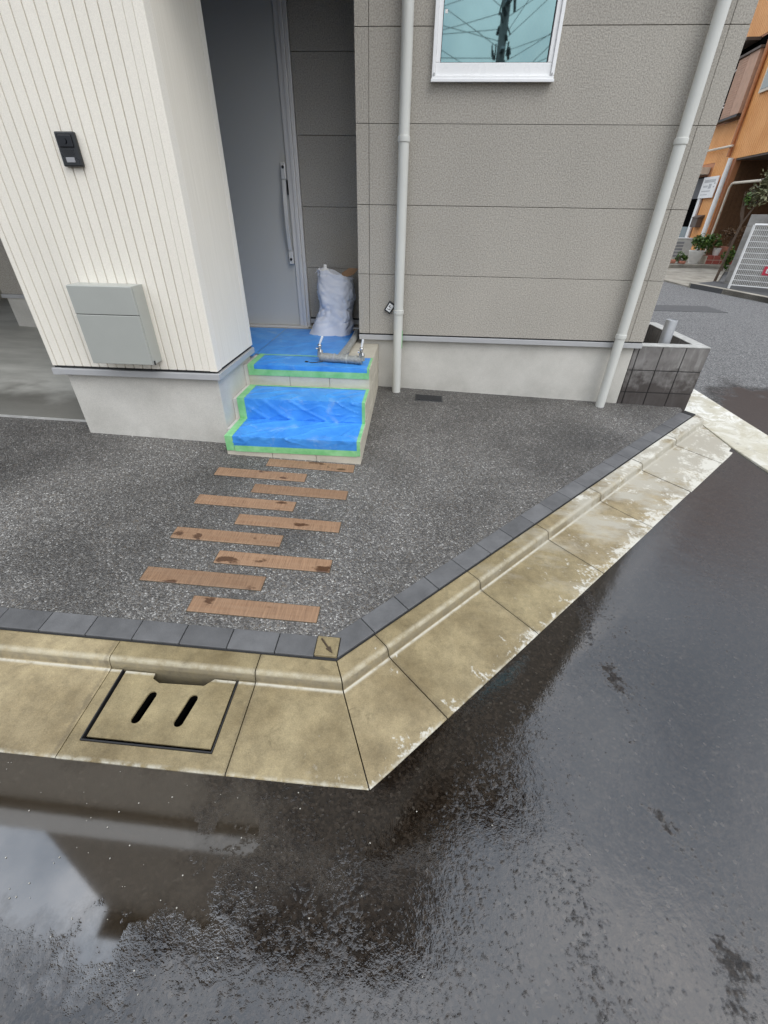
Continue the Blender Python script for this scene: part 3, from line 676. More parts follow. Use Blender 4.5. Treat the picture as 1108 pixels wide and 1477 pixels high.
# downpipes
def downpipe(x, zb, name='downpipe'):
    dp = MB().tube([(x, -.062, zb), (x, -.062, ZT+2.6)], .0375, 24).build('downpipe', 'downpipe', H, True)
    for z in (1.30, .215 if x < 1 else .08):
        MB().lathe([(.0378, -.018), (.0425, -.015), (.0435, 0), (.0425, .015), (.0378, .018)], (x, -.062, z), 24).build('collar', 'downpipe', dp, True)
    for z in (.02, 1.95): MB().box(x-.008, x+.008, -.03, .001, z+.03, z+.05).build('bracket', 'trim_metal', dp)
    return dp
dpa = downpipe(.338, FC(.338, -.06)-.004); dpb = downpipe(2.166, FC(2.166, -.06)-.004)
gt = MB().box(.368, .3775, -.075, -.045, -.07, .07).build('tape', 'green', dpa)
# garage
GX0, GX1 = -6.4, -1.82
def GZ(x, y): return -.415-.012*(x+2)+.01*(y+1)
p = [(-6.4, -1.165-.0), (-1.83, -1.045), (-1.83, 4.5), (-6.4, 4.5)]
struct(MB().prism([(x, y, FC(x, -1.05)-.2) for x, y in p], [(x, y, FC(x, -1.05)+.012) for x, y in p]).build('garage_floor', 'floor'))
p = [(-6.4, -1.174), (-1.83, -1.054), (-1.83, -1.046), (-6.4, -1.166)]
struct(MB().prism([(x, y, FC(x, -1.05)-.2) for x, y in p], [(x, y, FC(x, -1.05)+.014) for x, y in p]).build('floor_edging', 'coping'))
MB().box(-4.5, -1.846, 1.48, 1.7, .02, ZT).build('garage_wall', 'siding_grey', H)
gf = MB().box(-4.47, -1.846, 1.49, 1.7, -1.2, -.02).build('foundation', 'mortar', H); MB().box(-4.51, -1.846, 1.465, 1.5, -.022, .018).build('base_trim', 'trim_metal', gf)
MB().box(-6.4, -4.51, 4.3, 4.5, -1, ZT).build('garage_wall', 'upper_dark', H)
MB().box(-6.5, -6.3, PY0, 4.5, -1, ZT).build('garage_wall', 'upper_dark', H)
st_ = thing('kerb_stone', 'rough stone kerb in the dark back of the garage', 'stone', (-5.4, 3.2, FC(-5.4, -1.05)))
for k in range(4):
    MB().box(-6.2+.45*k, -5.78+.45*k, 3.0, 3.3, FC(-5.4, -1.05)-.02, FC(-5.4, -1.05)+.26+random.uniform(-.02, .02)).build('stone', 'old_concrete', st_, False, .03)

# ------------------------------------------------------------------ mailbox and intercom
mbx = thing('mailbox', 'grey-green steel wall mailbox on the cream ribbed wall', 'mailbox', (-1.29, PY0, .09))
my = PY0-.118
MB().box(-1.488, -1.105, my+.012, PY0-.0006, .090, .524).build('box_body', 'mailbox_paint', mbx, False, .003)
MB().box(-1.486, -1.107, my, my+.0105, .3735, .522).build('flap', 'mailbox_paint', mbx, False, .003)
MB().box(-1.486, -1.107, my, my+.0105, .092, .3705).build('door_panel', 'mailbox_paint', mbx, False, .003)
MB().box(-1.484, -1.109, my+.006, my+.0122, .368, .375).build('seam', 'dark_gap', mbx)
MB().box(-1.1052, -1.0998, my+.02, my+.03, .088, .112).build('latch', 'cable_black', mbx)
ic = thing('intercom', 'black door intercom camera high on the cream ribbed wall', 'intercom', (-1.285, PY0, 1.05))
MB().box(-1.338, -1.236, PY0-.022, PY0-.0006, 1.053, 1.190).build('housing', 'black_plastic', ic, False, .006)
MB().box(-1.325, -1.252, PY0-.026, PY0-.0215, 1.128, 1.178).build('camera_window', 'lens_black', ic, False, .004)
MB().tube([(-1.293, PY0-.0262, 1.153), (-1.293, PY0-.031, 1.153)], .012, 16).build('lens', 'lens_black', ic)
MB().box(-1.313, -1.268, PY0-.0245, PY0-.0215, 1.069, 1.090).build('call_button', 'grey_label', ic, False, .002)
for k in range(4): MB().box(-1.318, -1.262, PY0-.0235, PY0-.0215, 1.099+.006*k, 1.102+.006*k).build('speaker_slot', 'cable_black', ic)
# small hanging gauge by the downpipe
tg = thing('wall_gauge', 'small tilted black-framed white gauge behind the left downpipe', 'gauge', (.262, -.012, .239))
def tgbox(w, h, y0, y1, name, mat, cx=0, cz=0, bev=0):
    o = MB().box(cx-w, cx+w, y0, y1, cz-h, cz+h).mesh(name, mat, False, bev); q = bpy.data.objects.new(name, o); COL.objects.link(q); q.parent = tg; return q
tg.rotation_euler = (0, R(33), 0)
tgbox(.030, .043, -.012, .008, 'case', 'black_plastic', bev=.003); tgbox(.020, .030, -.0145, -.012, 'face', 'white_paint')
for (a, b, c_, d) in ((0, .004, .012, .002), (-.006, .012, .004, .005), (.008, -.010, .004, .004), (-.004, -.016, .009, .002)): tgbox(c_, d, -.0155, -.0146, 'mark', 'cable_black', a, b)

# ------------------------------------------------------------------ entrance steps with tiles
ST = thing('entrance_steps', 'beige tiled entrance steps, three risers, partly covered in blue sheet', 'steps', (-.29, -1.0, -.5))
SX0, SX1 = -.752, .168
Y1_, Y2_, Y3_ = -1.347, -1.040, -.742; Z1_, Z2_, Z3_ = -.362, -.212, -.062; t_ = .008
core = MB().box(SX0-.03, SX1-t_, Y1_+.14, .0285, -1.1, Z1_-t_).box(SX0+.001, SX1-t_, Y1_+t_, Y1_+.1398, -1.1, Z1_-t_)
core.box(SX0-.03, SX1-t_, Y2_+t_, .0285, Z1_-t_+.0001, Z2_-t_).box(SX0-.03, SX1-t_, Y3_+t_, .0285, Z2_-t_+.0001, Z3_-t_).box(-1.70, .01, .0286, .616, -1.1, Z3_-t_).box(-1.70, SX0-.0301, PY1-.005, .0285, -1.1, Z3_-t_)
core.build('core', 'grout', ST)
def tile(x0, x1, y0, y1, z0, z1): MB().box(x0, x1, y0, y1, z0, z1).build('tile', 'tile', ST, False, .0015, 1)
xj = [SX0, -.437, -.135, SX1]; gg = .002
for (yf, zb, zt) in ((Y1_, -.60, Z1_), (Y2_, Z1_, Z2_), (Y3_, Z2_, Z3_)):
    for a, b in zip(xj[:-1], xj[1:]): tile(a+gg, b-gg, yf, yf+t_-.0003, zb, zt-t_-.001)
for (y0, y1, z) in ((Y1_, Y2_, Z1_), (Y2_, Y3_, Z2_)):
    for a, b in zip(xj[:-1], xj[1:]): tile(a+gg, b-gg, y0, y1-.0006, z-t_+.0003, z)
yj = [Y3_, -.45, -.148, .026]
for y0, y1 in zip(yj[:-1], yj[1:]):
    for a, b in zip(xj[:-1], xj[1:]): tile(a+gg, b-gg, y0, y1-.0025, Z3_-t_+.0003, Z3_)
for a, b in zip([-1.69, -1.37, -1.06, -.755, -.437, -.135], [-1.37, -1.06, -.755, -.437, -.135, .006]):
    for y0, y1 in ((.0296, .31), (.31, .614)): tile(a+gg, b-gg, y0, y1-.0025, Z3_-t_+.0003, Z3_)
# side facing right
for (ya, yb, zb, zt) in ((Y1_, Y2_, -.75, Z1_), (Y2_, Y3_, -.75, Z1_), (Y2_, Y3_, Z1_, Z2_), (Y3_, -.45, -.75, Z1_), (Y3_, -.45, Z1_, Z2_), (Y3_, -.45, Z2_, Z3_), (-.45, -.148, -.75, Z1_), (-.45, -.148, Z1_, Z2_), (-.45, -.148, Z2_, Z3_), (-.148, .028, -.75, Z1_), (-.148, .028, Z1_, Z2_), (-.148, .028, Z2_, Z3_)):
    tile(SX1-t_+.0003, SX1, ya+t_*(ya in (Y1_, Y2_, Y3_))+.001, yb-.002, zb+.001, zt-.0015-t_*(zt in (Z1_, Z2_, Z3_)))
# ---- protective sheets, draped
def resample(prof, step):
    out = []
    for (a, b) in zip(prof[:-1], prof[1:]):
        a = Vector(a); b = Vector(b); n = max(1, int((b-a).length/step)); out += [a.lerp(b, i/n) for i in range(n)]
    return out+[Vector(prof[-1])]
def drape(prof, x0, x1, lift, amp, seed, name, mat, par, step=.012, xr=None, edge=.06):
    P = resample(prof, step); n = max(2, int((x1-x0)/step)); mb = MB(); L = len(P)
    N = []
    for i in range(L):
        d = (P[min(i+1, L-1)]-P[max(i-1, 0)]).normalized(); N.append(Vector((-d.y, d.x)))
    for i, p in enumerate(P):
        xe = xr(i/(L-1)) if xr else x1
        for k in range(n+1):
            x = x0+(xe-x0)*k/n; q = Vector((x*5+seed, p[0]*7, p[1]*7))
            wv = mnoise.noise(Vector((x*4+seed, p[0]*5, p[1]*5+2)))*.5
            f1 = abs(mnoise.noise(Vector((x*2.6+p[1]*9+wv+seed, (p[0]-p[1])*5-x*3, seed)))); f2 = abs(mnoise.noise(Vector((x*6.5-p[1]*15+seed*2, (p[0]+p[1])*6+x*5+wv, seed+9))))
            h = max(0, mnoise.noise(q)*.5+.3)+1.1*max(0, .10-f1)/.10+.6*max(0, .08-f2)/.08
            w = min(1, k/n*(xe-x0)/edge, (1-k/n)*(xe-x0)/edge, i/(edge/step), (L-1-i)/(edge/step))
            h = lift+amp*h*max(0, w)
            mb.v.append((x, p[0]+N[i][0]*h, p[1]+N[i][1]*h))
    for i in range(L-1):
        for k in range(n): mb.f.append((i*(n+1)+k, i*(n+1)+k+1, (i+1)*(n+1)+k+1, (i+1)*(n+1)+k))
    return mb.build(name, mat, par, True, fixn=False)
e = .0015
lowp = [(Y1_-e, -.437), (Y1_-e, Z1_+e), (Y2_-e, Z1_+e), (Y2_-e, Z2_+e), (Y3_-.018, Z2_+e)]
lows = thing('blue_sheet', 'crumpled blue protective sheet taped over the two lower steps', 'plastic sheet', (-.28, -1.2, Z1_))
drape(lowp, -.715, .160, .001, .0055, 3.1, 'sheet', 'blue', lows, .007)
lowtape = [(Y1_-e, -.464), (Y1_-e, Z1_+e), (Y2_-e, Z1_+e), (Y2_-e, Z2_+e), (Y3_-.008, Z2_+e)]
drape(lowtape, -.747, -.693, .0035, .0015, 5.0, 'tape', 'green', lows)
drape(lowtape, .143, .166, .0035, .002, 6.0, 'tape', 'green', lows)
drape([(Y1_-e, -.468), (Y1_-e, -.424)], -.690, .142, .0036, .002, 7.0, 'tape', 'green', lows)
drape([(Y3_-.030, Z2_+e), (Y3_-.006, Z2_+e)], -.690, .142, .0036, .001, 8.0, 'tape', 'green', lows)
mids = thing('blue_sheet', 'flat blue sheet strip with green tape along the landing edge', 'plastic sheet', (-.28, -.6, Z3_))
drape([(Y3_-e, -.098), (Y3_-e, Z3_+e), (-.455, Z3_+e)], -.715, .160, .0012, .005, 11.1, 'sheet', 'blue', mids, .009)
drape([(Y3_-e, -.136), (Y3_-e, -.090)], -.745, .163, .003, .001, 12, 'tape', 'green', mids)
drape([(Y3_-e, -.0895), (Y3_-e, Z3_+e), (-.44, Z3_+e)], -.747, -.697, .003, .001, 13, 'tape', 'green', mids)
drape([(-.470, Z3_+e), (-.448, Z3_+e)], -.696, -.10, .003, .001, 14, 'tape', 'green', mids)
drape([(Y3_-e, -.0895), (Y3_-e, Z3_+e), (-.455, Z3_+e)], .148, .166, .003, .001, 15, 'tape', 'green', mids)
backs = thing('blue_sheet', 'blue sheet covering the shaded porch landing before the door', 'plastic sheet', (-.8, .1, Z3_))
drape([(-.4465, Z3_+e), (.50, Z3_+e)], -.776, -.05, .0008, .004, 21.1, 'sheet', 'blue', backs, .02, lambda t: -.045-.01*t)
drape([(-.52, Z3_+e), (.50, Z3_+e)], -1.60, -.78, .0008, .004, 22.1, 'sheet', 'blue', backs, .03)

# ------------------------------------------------------------------ temporary water pipe with two taps
tpz = thing('temporary_water_pipe', 'grey wrapped water pipe with two white-lever taps on the landing', 'water pipe', (-.06, -.6, Z3_))
pz = Z3_+.034
mainp = [(-.055, .30, pz), (-.050, .05, pz), (-.055, -.2, pz), (-.066, -.45, pz), (-.076, -.605, pz)]
MB().tube(mainp, [.026, .0275, .027, .029, .028], 14).build('supply_pipe', 'wrap', tpz, True)
MB().tube([(-.225, -.588, pz), (-.17, -.598, pz), (-.08, -.612, pz), (.0, -.626, pz), (.098, -.642, pz)], [.031, .033, .029, .028, .030], 14).build('manifold', 'wrap', tpz, True)
for k, a in enumerate((-.12, -.02, .05)): MB().tube([(a, -.606-.16*(a+.1)*.9, pz), (a+.012, -.608-.16*(a+.1)*.9, pz)], .0335, 14).build('tape_band', 'mailbox_paint' if k else 'grey_label', tpz, True)
for (x, y, lean) in ((-.226, -.588, .026), (.098, -.642, .012)):
    MB().tube([(x, y, pz), (x+lean*.1, y, pz+.05)], [.023, .020], 12).build('riser_wrap', 'wrap', tpz, True)
    tp_ = MB().tube([(x, y, pz+.048), (x, y, pz+.082)], .011, 10).tube([(x-.006, y-.004, pz+.064), (x+.012, y-.036, pz+.060), (x+.013, y-.040, pz+.045)], .0075, 8)
    tap = tp_.build('tap', 'brass_tap', tpz, True)
    MB().lathe([(.015, 0), (.016, .006), (.012, .012), (.008, .014)], (x, y, pz+.080), 10).build('bonnet', 'brass_tap', tap, True)
    MB().tube([(x-.014, y, pz+.060), (x-.028, y, pz+.062)], .008, 8).build('drain_cock', 'brass_tap', tap, True)
    MB().tube([(x, y, pz+.094), (x+lean*.4, y, pz+.115), (x+lean, y, pz+.150)], [.007, .008, .0085], 8).build('lever', 'white_paint', tap, True)
MB().tube([(-.20, -.625, Z3_+.012), (-.25, -.650, Z3_+.010), (-.30, -.655, Z3_+.008), (-.335, -.640, Z3_+.008), (-.332, -.622, Z3_+.008), (-.315, -.626, Z3_+.008), (-.325, -.645, Z3_+.010)], .0035, 6).build('cable', 'cable_black', tpz, True)
MB().tube([(-.12, -.56, Z3_+.008), (-.15, -.515, Z3_+.008), (-.11, -.49, Z3_+.008), (-.09, -.50, Z3_+.010)], .004, 6).build('cable', 'cable_black', tpz, True)

# ------------------------------------------------------------------ white sack beside the door
bg_ = thing('rubbish_sack', 'full white woven sack standing on the porch landing by the door', 'sack', (-.28, .36, Z3_))
mb = MB(); n = 72; Lr = 54; H0 = .505
for i in range(Lr+1):
    t = i/Lr; z = Z3_+.004+H0*t
    w = .165*(1+.22*math.exp(-t*9))*(1-.06*t)*(1+.06*math.sin(3.3*t*math.pi)); d = .125*(1+.15*math.exp(-t*8))*(1-.18*t)
    lean = .010*t+.022*math.sin(t*2.6)-.035*math.exp(-t*5)
    for k in range(n):
        a = 2*math.pi*k/n; ca, sa = math.cos(a), math.sin(a)
        ex = .75; px = math.copysign(abs(ca)**ex, ca); py = math.copysign(abs(sa)**ex, sa)
        q = Vector((px*2.2, py*2.2, t*5)); f = mnoise.noise(q*.8)*.12
        fo2 = abs(mnoise.noise(Vector((ca*2.4+t*5, sa*2.4-t*7, 7.7)))); f += -.055*max(0, .13-fo2)/.13*min(1, t*4)
        fold = abs(mnoise.noise(Vector((a*1.6+t*2.4, t*6-a*.8, 3.3)))); f += -.08*max(0, .2-fold)/.2*math.sin(math.pi*min(1, t*1.15))
        if t > .9: f += .07*mnoise.noise(Vector((ca*5, sa*5, t*30)))
        mb.v.append((-.278+lean+px*w*(1+f), .37+py*d*(1+f), z+(.03*mnoise.noise(Vector((ca*2, sa*2, 8))) if t > .8 else 0)-.03*px*t))
for i in range(Lr):
    for k in range(n): mb.f.append((i*n+k, i*n+(k+1) % n, (i+1)*n+(k+1) % n, (i+1)*n+k))
mb.f.append(tuple(reversed(range(n))))
for (rr, dz) in ((.8, -.02), (.4, -.05)):
    base = len(mb.v); top = mb.v[Lr*n:(Lr+1)*n]
    for vx in top: mb.v.append((-.262+(vx[0]+.262)*rr, .37+(vx[1]-.37)*rr, vx[2]+dz))
    pr = Lr*n if rr == .8 else base-n
    for k in range(n): mb.f.append((pr+k, pr+(k+1) % n, base+(k+1) % n, base+k))
mb.f.append(tuple(range(len(mb.v)-n, len(mb.v))))
mb.build('sack', 'bag', bg_, True, fixn=False)
fr_ = MB()
for k in range(16):
    a = random.uniform(0, 2*math.pi); p = Vector((-.262+.155*math.cos(a), .37+.10*math.sin(a), Z3_+.485-.03*math.cos(a)))
    fr_.tube([p, p+Vector((random.uniform(-.02, .03), random.uniform(-.02, .01), random.uniform(.0, .03))), p+Vector((random.uniform(-.03, .05), random.uniform(-.03, .01), random.uniform(-.02, .03)))], .002, 4)
fr_.build('frayed_rim', 'bag', bg_)
bt = thing('white_bottle', 'white capped bottle sticking out of the sack', 'bottle', (-.335, .36, Z3_+.44))
MB().lathe([(.034, -.08), (.035, .02), (.030, .032), (.016, .04)], (-.335, .36, Z3_+.50), 16).build('bottle_body', 'white_paint', bt, True)
MB().lathe([(.0125, 0), (.0145, .003), (.0145, .028), (.012, .031)], (-.335, .36, Z3_+.538), 16).build('cap', 'white_vinyl', bt, True)
cb = MB().prism([(-.20, .36, .40), (-.09, .40, .43), (-.05, .42, .475), (-.13, .40, .48), (-.19, .37, .445)], [(-.20, .375, .40), (-.09, .415, .43), (-.05, .435, .475), (-.13, .415, .48), (-.19, .385, .445)]).build('cardboard_scrap', 'cardboard')
tag(cb, 'brown cardboard scrap poking from the top of the sack', 'cardboard')

# ------------------------------------------------------------------ block planter at the wall end
PL = thing('block_planter', 'dark concrete block planter at the right end of the house wall', 'planter', (2.65, .5, -.5))
qx0, qx1, qy0, qy1, qz = 2.347, 2.965, .032, 1.08, -.012
zr = [-.72, -.405, -.212, -.0145]
xsb = [2.347, 2.389, 2.581, 2.773, 2.965]
MB().box(qx0+.004, qx1-.004, qy0+.004, qy0+.096, -.8, qz-.004).box(qx1-.096, qx1-.004, qy0+.0965, qy1-.004, -.8, qz-.0041).box(qx0+.05, qx1-.0965, qy1-.096, qy1-.004, -.8, qz-.0042).build('mortar_core', 'cable_black', PL)
bmsh = {}
def blk(x0, x1, y0, y1, z0, z1): MB().box(x0, x1, y0, y1, z0, z1).build('block', 'block', PL, False, .004, 2)
for za, zb in zip(zr[:-1], zr[1:]):
    for a, b in zip(xsb[:-1], xsb[1:]):
        j = random.uniform(0, .0015); blk(a+.003, b-.003, qy0-j, qy0+.003, za+.003, zb-.003)
        if b < 2.9: blk(a+.003, min(b, qx1-.1)-.003, qy0+.097, qy0+.1005, za+.003, zb-.003)
    yy = qy0+.1
    while yy < qy1-.05:
        yn = min(yy+.192, qy1-.1); 
        if yn-yy > .03: blk(qx1-.1005, qx1-.097, yy+.003, yn-.003, za+.003, zb-.003)
        yy += .192
    yy = qy0
    while yy < qy1-.02:
        yn = min(yy+.192, qy1); blk(qx1-.003, qx1+.0005, yy+.003, yn-.003, za+.003, zb-.003); yy += .192
    for a, b in zip(xsb[:-1], xsb[1:]): blk(a+.003, min(b, qx1-.1)-.003, qy1-.1005, qy1-.097, za+.003, zb-.003)
cop = [(qx0, qy0), (qx1, qy0), (qx1, qy1), (qx0+.05, qy1), (qx0+.05, qy1-.1), (qx1-.1, qy1-.1), (qx1-.1, qy0+.1), (qx0, qy0+.1)]
MB().prism([(x, y, qz-.0035) for x, y in cop], [(x, y, qz+.006) for x, y in cop]).build('coping', 'coping', PL, False, .002)
MB().box(qx0+.01, qx1-.08, qy0+.08, qy1-.08, -.5, -.30).build('soil', 'soil', PL)
vp = MB().lathe([(.046, -.35), (.046, .155), (.0445, .162), (.040, .163), (.040, .155)], (2.690, .262, 0), 24).build('vent_pipe', 'steel_vent', None, True)
tag(vp, 'grey metal pipe stub standing up out of the block planter', 'pipe')

# ------------------------------------------------------------------ loose grit in the puddle and on the street
me_g = MB().add([(0, 0, 1), (.9, 0, 0), (0, .8, .1), (-.8, 0, 0), (0, -.9, .1), (0, 0, -.8)], [(0, 1, 2), (0, 2, 3), (0, 3, 4), (0, 4, 1), (5, 2, 1), (5, 3, 2), (5, 4, 3), (5, 1, 4)])
grit = MB()
for _ in range(150):
    if random.random() < .75: x, y = random.gauss(-.45, .5), random.uniform(-3.78, -3.29)
    else: x, y = random.uniform(-1.2, 2.6), random.uniform(-4.0, -1.0)
    if x-y < 3.72 and y > -3.285: continue
    if y > -3.29 and x < .43: continue
    if x-y < 3.74 and x > .43: continue
    r = random.choice([.0012, .0015, .002, .003]); a = random.random()*6.28; ca, sa = math.cos(a), math.sin(a); z = road_z(x, y)+.002
    grit.add([(x+r*(p[0]*ca-p[1]*sa), y+r*(p[0]*sa+p[1]*ca), z+r*.8*p[2]) for p in me_g.v], me_g.f)
simple('grit', (.45, .43, .38), .6, 0, .5, 300)
go = grit.build('grit', 'grit'); go['kind'] = 'stuff'; go['label'] = 'fine pale grit scattered over the wet street'

# ------------------------------------------------------------------ far side: fence, block wall, orange house
def leaves(name, mat, par, c, rad, n, size, seed, flat=1.0, clump=9):
    rnd = random.Random(seed); mb = MB(); cl = []
    for _ in range(clump):
        v = Vector((rnd.gauss(0, 1), rnd.gauss(0, 1), rnd.gauss(0, 1))).normalized()*rnd.uniform(.25, .8)
        cl.append((Vector((v.x*rad[0], v.y*rad[1], v.z*rad[2])), rnd.uniform(.3, .55)))
    for _ in range(n):
        o, k = rnd.choice(cl); v = Vector((rnd.gauss(0, 1), rnd.gauss(0, 1), rnd.gauss(0, 1))).normalized()*rnd.uniform(.4, 1)**.5*k
        p = Vector(c)+o+Vector((v.x*rad[0], v.y*rad[1], v.z*rad[2])); s = size*rnd.uniform(.6, 1.3)
        m = Euler((rnd.uniform(-1, 1), rnd.uniform(-1, 1), rnd.uniform(0, 6.28))).to_matrix()
        q = [m @ Vector(t) for t in ((-.5*s, 0, 0), (0, -.28*s, .05*s), (.55*s, 0, 0), (0, .28*s, .05*s))]
        mb.add([p+t for t in q], [(0, 1, 2), (0, 2, 3)])
    return mb.build(name, mat, par, fixn=False)
# raised verge and kerb
def vz(x, y): return road_z(x, y)+.09
vp_ = [(6.32, 7.0), (6.62, 6.35), (7.05, 5.2), (7.5, 3.5), (8.2, 0), (14, 0), (14, 7.4), (7.0, 7.4)]
struct(MB().prism([(x, y, road_z(x, y)-.1) for x, y in vp_], [(x, y, vz(x, y)-.004) for x, y in vp_]).build('verge', 'patch'))
kb = [(6.30, 7.05), (6.62, 6.35), (7.05, 5.2), (7.5, 3.5), (8.2, 0)]
for a, b in zip(kb[:-1], kb[1:]):
    a = Vector(a); b = Vector(b); d = (b-a).normalized(); q = Vector((d.y, -d.x))*-.12
    r_ = [a+d*.003, b-d*.003, b-d*.003+q, a+d*.003+q]
    struct(MB().prism([(p.x, p.y, road_z(p.x, p.y)-.1) for p in r_], [(p.x, p.y, vz(p.x, p.y)+.004) for p in r_]).build('kerb', 'old_concrete', None, False, .01))
F0 = Vector((6.80, 6.47)); FD = Vector((.795, -.607)).normalized()
def fp(s, z, off=0): p = F0+FD*s+Vector((FD.y, -FD.x))*-off*-1; return (p.x, p.y, z)
fb = -.26
FE = thing('mesh_fence', 'white steel mesh fence on the far side of the side street', 'fence', (F0.x, F0.y, fb))
ft = .81
for s_ in (0, 1.98): MB().tube([fp(s_, fb-.1), fp(s_, ft)], .024, 10).build('post', 'white_paint', FE, True)
MB().tube([fp(0, ft), fp(3.9, ft)], .02, 8).build('top_rail', 'white_paint', FE, True)
MB().tube([fp(.02, fb+.05), fp(3.9, fb+.05)], .012, 8).build('bottom_rail', 'white_paint', FE, True)
for k in range(1, 11): MB().tube([fp(.02, fb+.05+k*.094), fp(3.9, fb+.05+k*.094)], .006, 6).build('rail', 'white_paint', FE, True)
wm = MB(); s_ = .05
while s_ < 3.9: wm.tube([fp(s_, fb+.05, .008), fp(s_, ft, .008)], .0035, 4, False); s_ += .03
wo = wm.build('wire_mesh', 'white_paint', FE); wo['kind'] = 'stuff'
sg = thing('red_sign', 'small red and white sign plate wired to the mesh fence', 'sign', fp(.60, .08, -.02))
def onfence(s0, s1, z0, z1, off, name, mat, par):
    return MB().prism([fp(s0, z0, off), fp(s1, z0, off), fp(s1, z1, off), fp(s0, z1, off)], [fp(s0, z0, off-.006), fp(s1, z0, off-.006), fp(s1, z1, off-.006), fp(s0, z1, off-.006)]).build(name, mat, par)
_t = Vector(fp(0, 0, .1))-Vector(fp(0, 0, 0)); sgn = -1 if _t.y < 0 else 1
fo = .03 if _t.y < 0 else -.03
onfence(.44, .98, .0, .15, fo, 'plate', 'red_paint', sg)
for (a, b, z0, z1) in ((.49, .51, .04, .11), (.51, .57, .10, .115), (.51, .57, .068, .082), (.51, .57, .035, .05), (.63, .65, .035, .115), (.69, .71, .035, .115), (.65, .69, .07, .085)): onfence(a, b, z0, z1, fo*1.3, 'letter', 'white_paint', sg)
# grey block wall with its creeper
BW = thing('block_wall', 'grey concrete block wall behind the white mesh fence', 'wall', (7.15, 7.15, -.3))
B0 = Vector((7.02, 7.08)); BD = Vector((.80, -.60)).normalized(); BN = Vector((.60, .80))
def bp(s, o, z): p = B0+BD*s+BN*o; return (p.x, p.y, z)
for r_ in range(7):
    off = 0 if r_ % 2 == 0 else -.2; s_ = off
    while s_ < 3.2:
        a = max(0, s_)+.004; b = s_+.4-.004; z0 = -.42+.2*r_+.004; z1 = z0+.192
        if b > a+.02: MB().prism([bp(a, 0, z0), bp(b, 0, z0), bp(b, .12, z0), bp(a, .12, z0)], [bp(a, 0, z1), bp(b, 0, z1), bp(b, .12, z1), bp(a, .12, z1)]).build('block', 'grey_block', BW, False, .004, 1)
        s_ += .4
MB().prism([bp(.006, .006, -.5), bp(3.2, .006, -.5), bp(3.2, .114, -.5), bp(.006, .114, -.5)], [bp(.006, .006, .96), bp(3.2, .006, .96), bp(3.2, .114, .96), bp(.006, .114, .96)]).build('mortar_core', 'old_concrete', BW)
VT = thing('wall_shrub', 'straggly dull green shrub leaning over the grey block wall', 'shrub', (7.1, 7.45, -.3))
MB().tube([(7.02, 7.42, -.3), (7.06, 7.42, .3), (7.10, 7.42, .8), (7.02, 7.42, 1.1), (7.06, 7.40, 1.45)], [.03, .026, .022, .018, .010], 8).build('stem', 'bark', VT, True)
MB().tube([(7.10, 7.42, .8), (7.22, 7.40, 1.15), (7.30, 7.40, 1.6)], [.018, .014, .008], 6).build('stem', 'bark', VT, True)
MB().tube([(7.10, 7.42, .8), (6.98, 7.38, 1.0), (6.90, 7.36, 1.35)], [.014, .012, .006], 6).build('stem', 'bark', VT, True)
leaves('foliage', 'leaf_dull', VT, (7.22, 7.35, 1.42), (.26, .2, .42), 620, .075, 3, clump=14)
leaves('foliage', 'leaf', VT, (7.00, 7.33, 1.25), (.10, .1, .14), 120, .07, 4, clump=6)
# orange house: facade in its own coordinates (s along the side street, o out of the wall)
th = R(3.5); EO = Vector((8.7, 11, 0)); EE = Vector((math.sin(th), math.cos(th), 0)); EN = Vector((-math.cos(th), math.sin(th), 0))
def fa(s, o, z): p = EO+EE*s+EN*o; return (p.x, p.y, z)
def fbox(mb, s0, s1, o0, o1, z0, z1):
    return mb.prism([fa(s0, o0, z0), fa(s1, o0, z0), fa(s1, o1, z0), fa(s0, o1, z0)], [fa(s0, o0, z1), fa(s1, o0, z1), fa(s1, o1, z1), fa(s0, o1, z1)])
OH = thing('orange_house', 'orange ribbed metal-sided house across the side street', 'house', (EO.x, EO.y, -.3))
def fpart(name, mat, s0, s1, o0, o1, z0, z1, par=None, bev=0): return fbox(MB(), s0, s1, o0, o1, z0, z1).build(name, mat, par or OH, False, bev)
ow = fbox(fbox(MB(), -4, 8, -4, -.012, 2.24, 6.5), .62, 8, -4, -.0121, -.5, 2.2399).build('wall', 'orange_trim', OH)
def ribs(s0, s1, z0, z1, pitch=.1):
    me = None; s_ = s0
    while s_+pitch <= s1+1e-6:
        b = fbox(MB(), s_+.007, s_+pitch-.007, -.012, 0, z0, z1).build('siding_rib', 'orange', ow); s_ += pitch
ribs(-1.6, 1.0, 2.24, 3.5); ribs(-1.6, .5, 3.5, 6.2); ribs(1.0, 3.4, 2.24, 3.1); ribs(.5, 1.0, 3.5, 6.2); ribs(1.0, 3.4, 4.75, 6.2); ribs(.75, 1.75, 1.38, 2.239)
ribs(.7, 1.7, .0, 1.38)
# upper window with shutter box
fpart('window_opening', 'dark_void', 1.05, 3.2, -.01, .004, 3.16, 4.70)
sh = fpart('shutter_box', 'shutter', 1.06, 1.55, .0045, .16, 3.2, 4.40); sh2 = fpart('shutter_box', 'shutter', 1.555, 2.06, .0045, .15, 3.2, 4.39)
for k in range(22): fpart('slat', 'shutter', 1.57, 2.04, .1502, .158, 3.24+.052*k, 3.275+.052*k, sh2)
fpart('rail', 'brown_letterbox', 1.02, 3.2, .10, .20, 4.402, 4.45); fpart('rail', 'cable_black', 1.02, 3.2, .06, .20, 3.13, 3.18)
fpart('awning', 'brown_letterbox', 1.6, 3.2, .0045, .35, 4.66, 4.72)
for k in range(3):
    MB().tube([fa(2.12+.05*k, .12, 3.45+.08*k), fa(2.2+.05*k, .16, 3.5+.07*k), fa(2.35, .12, 3.42+.08*k)], .018, 6).build('hanger', 'laundry', OH, True)
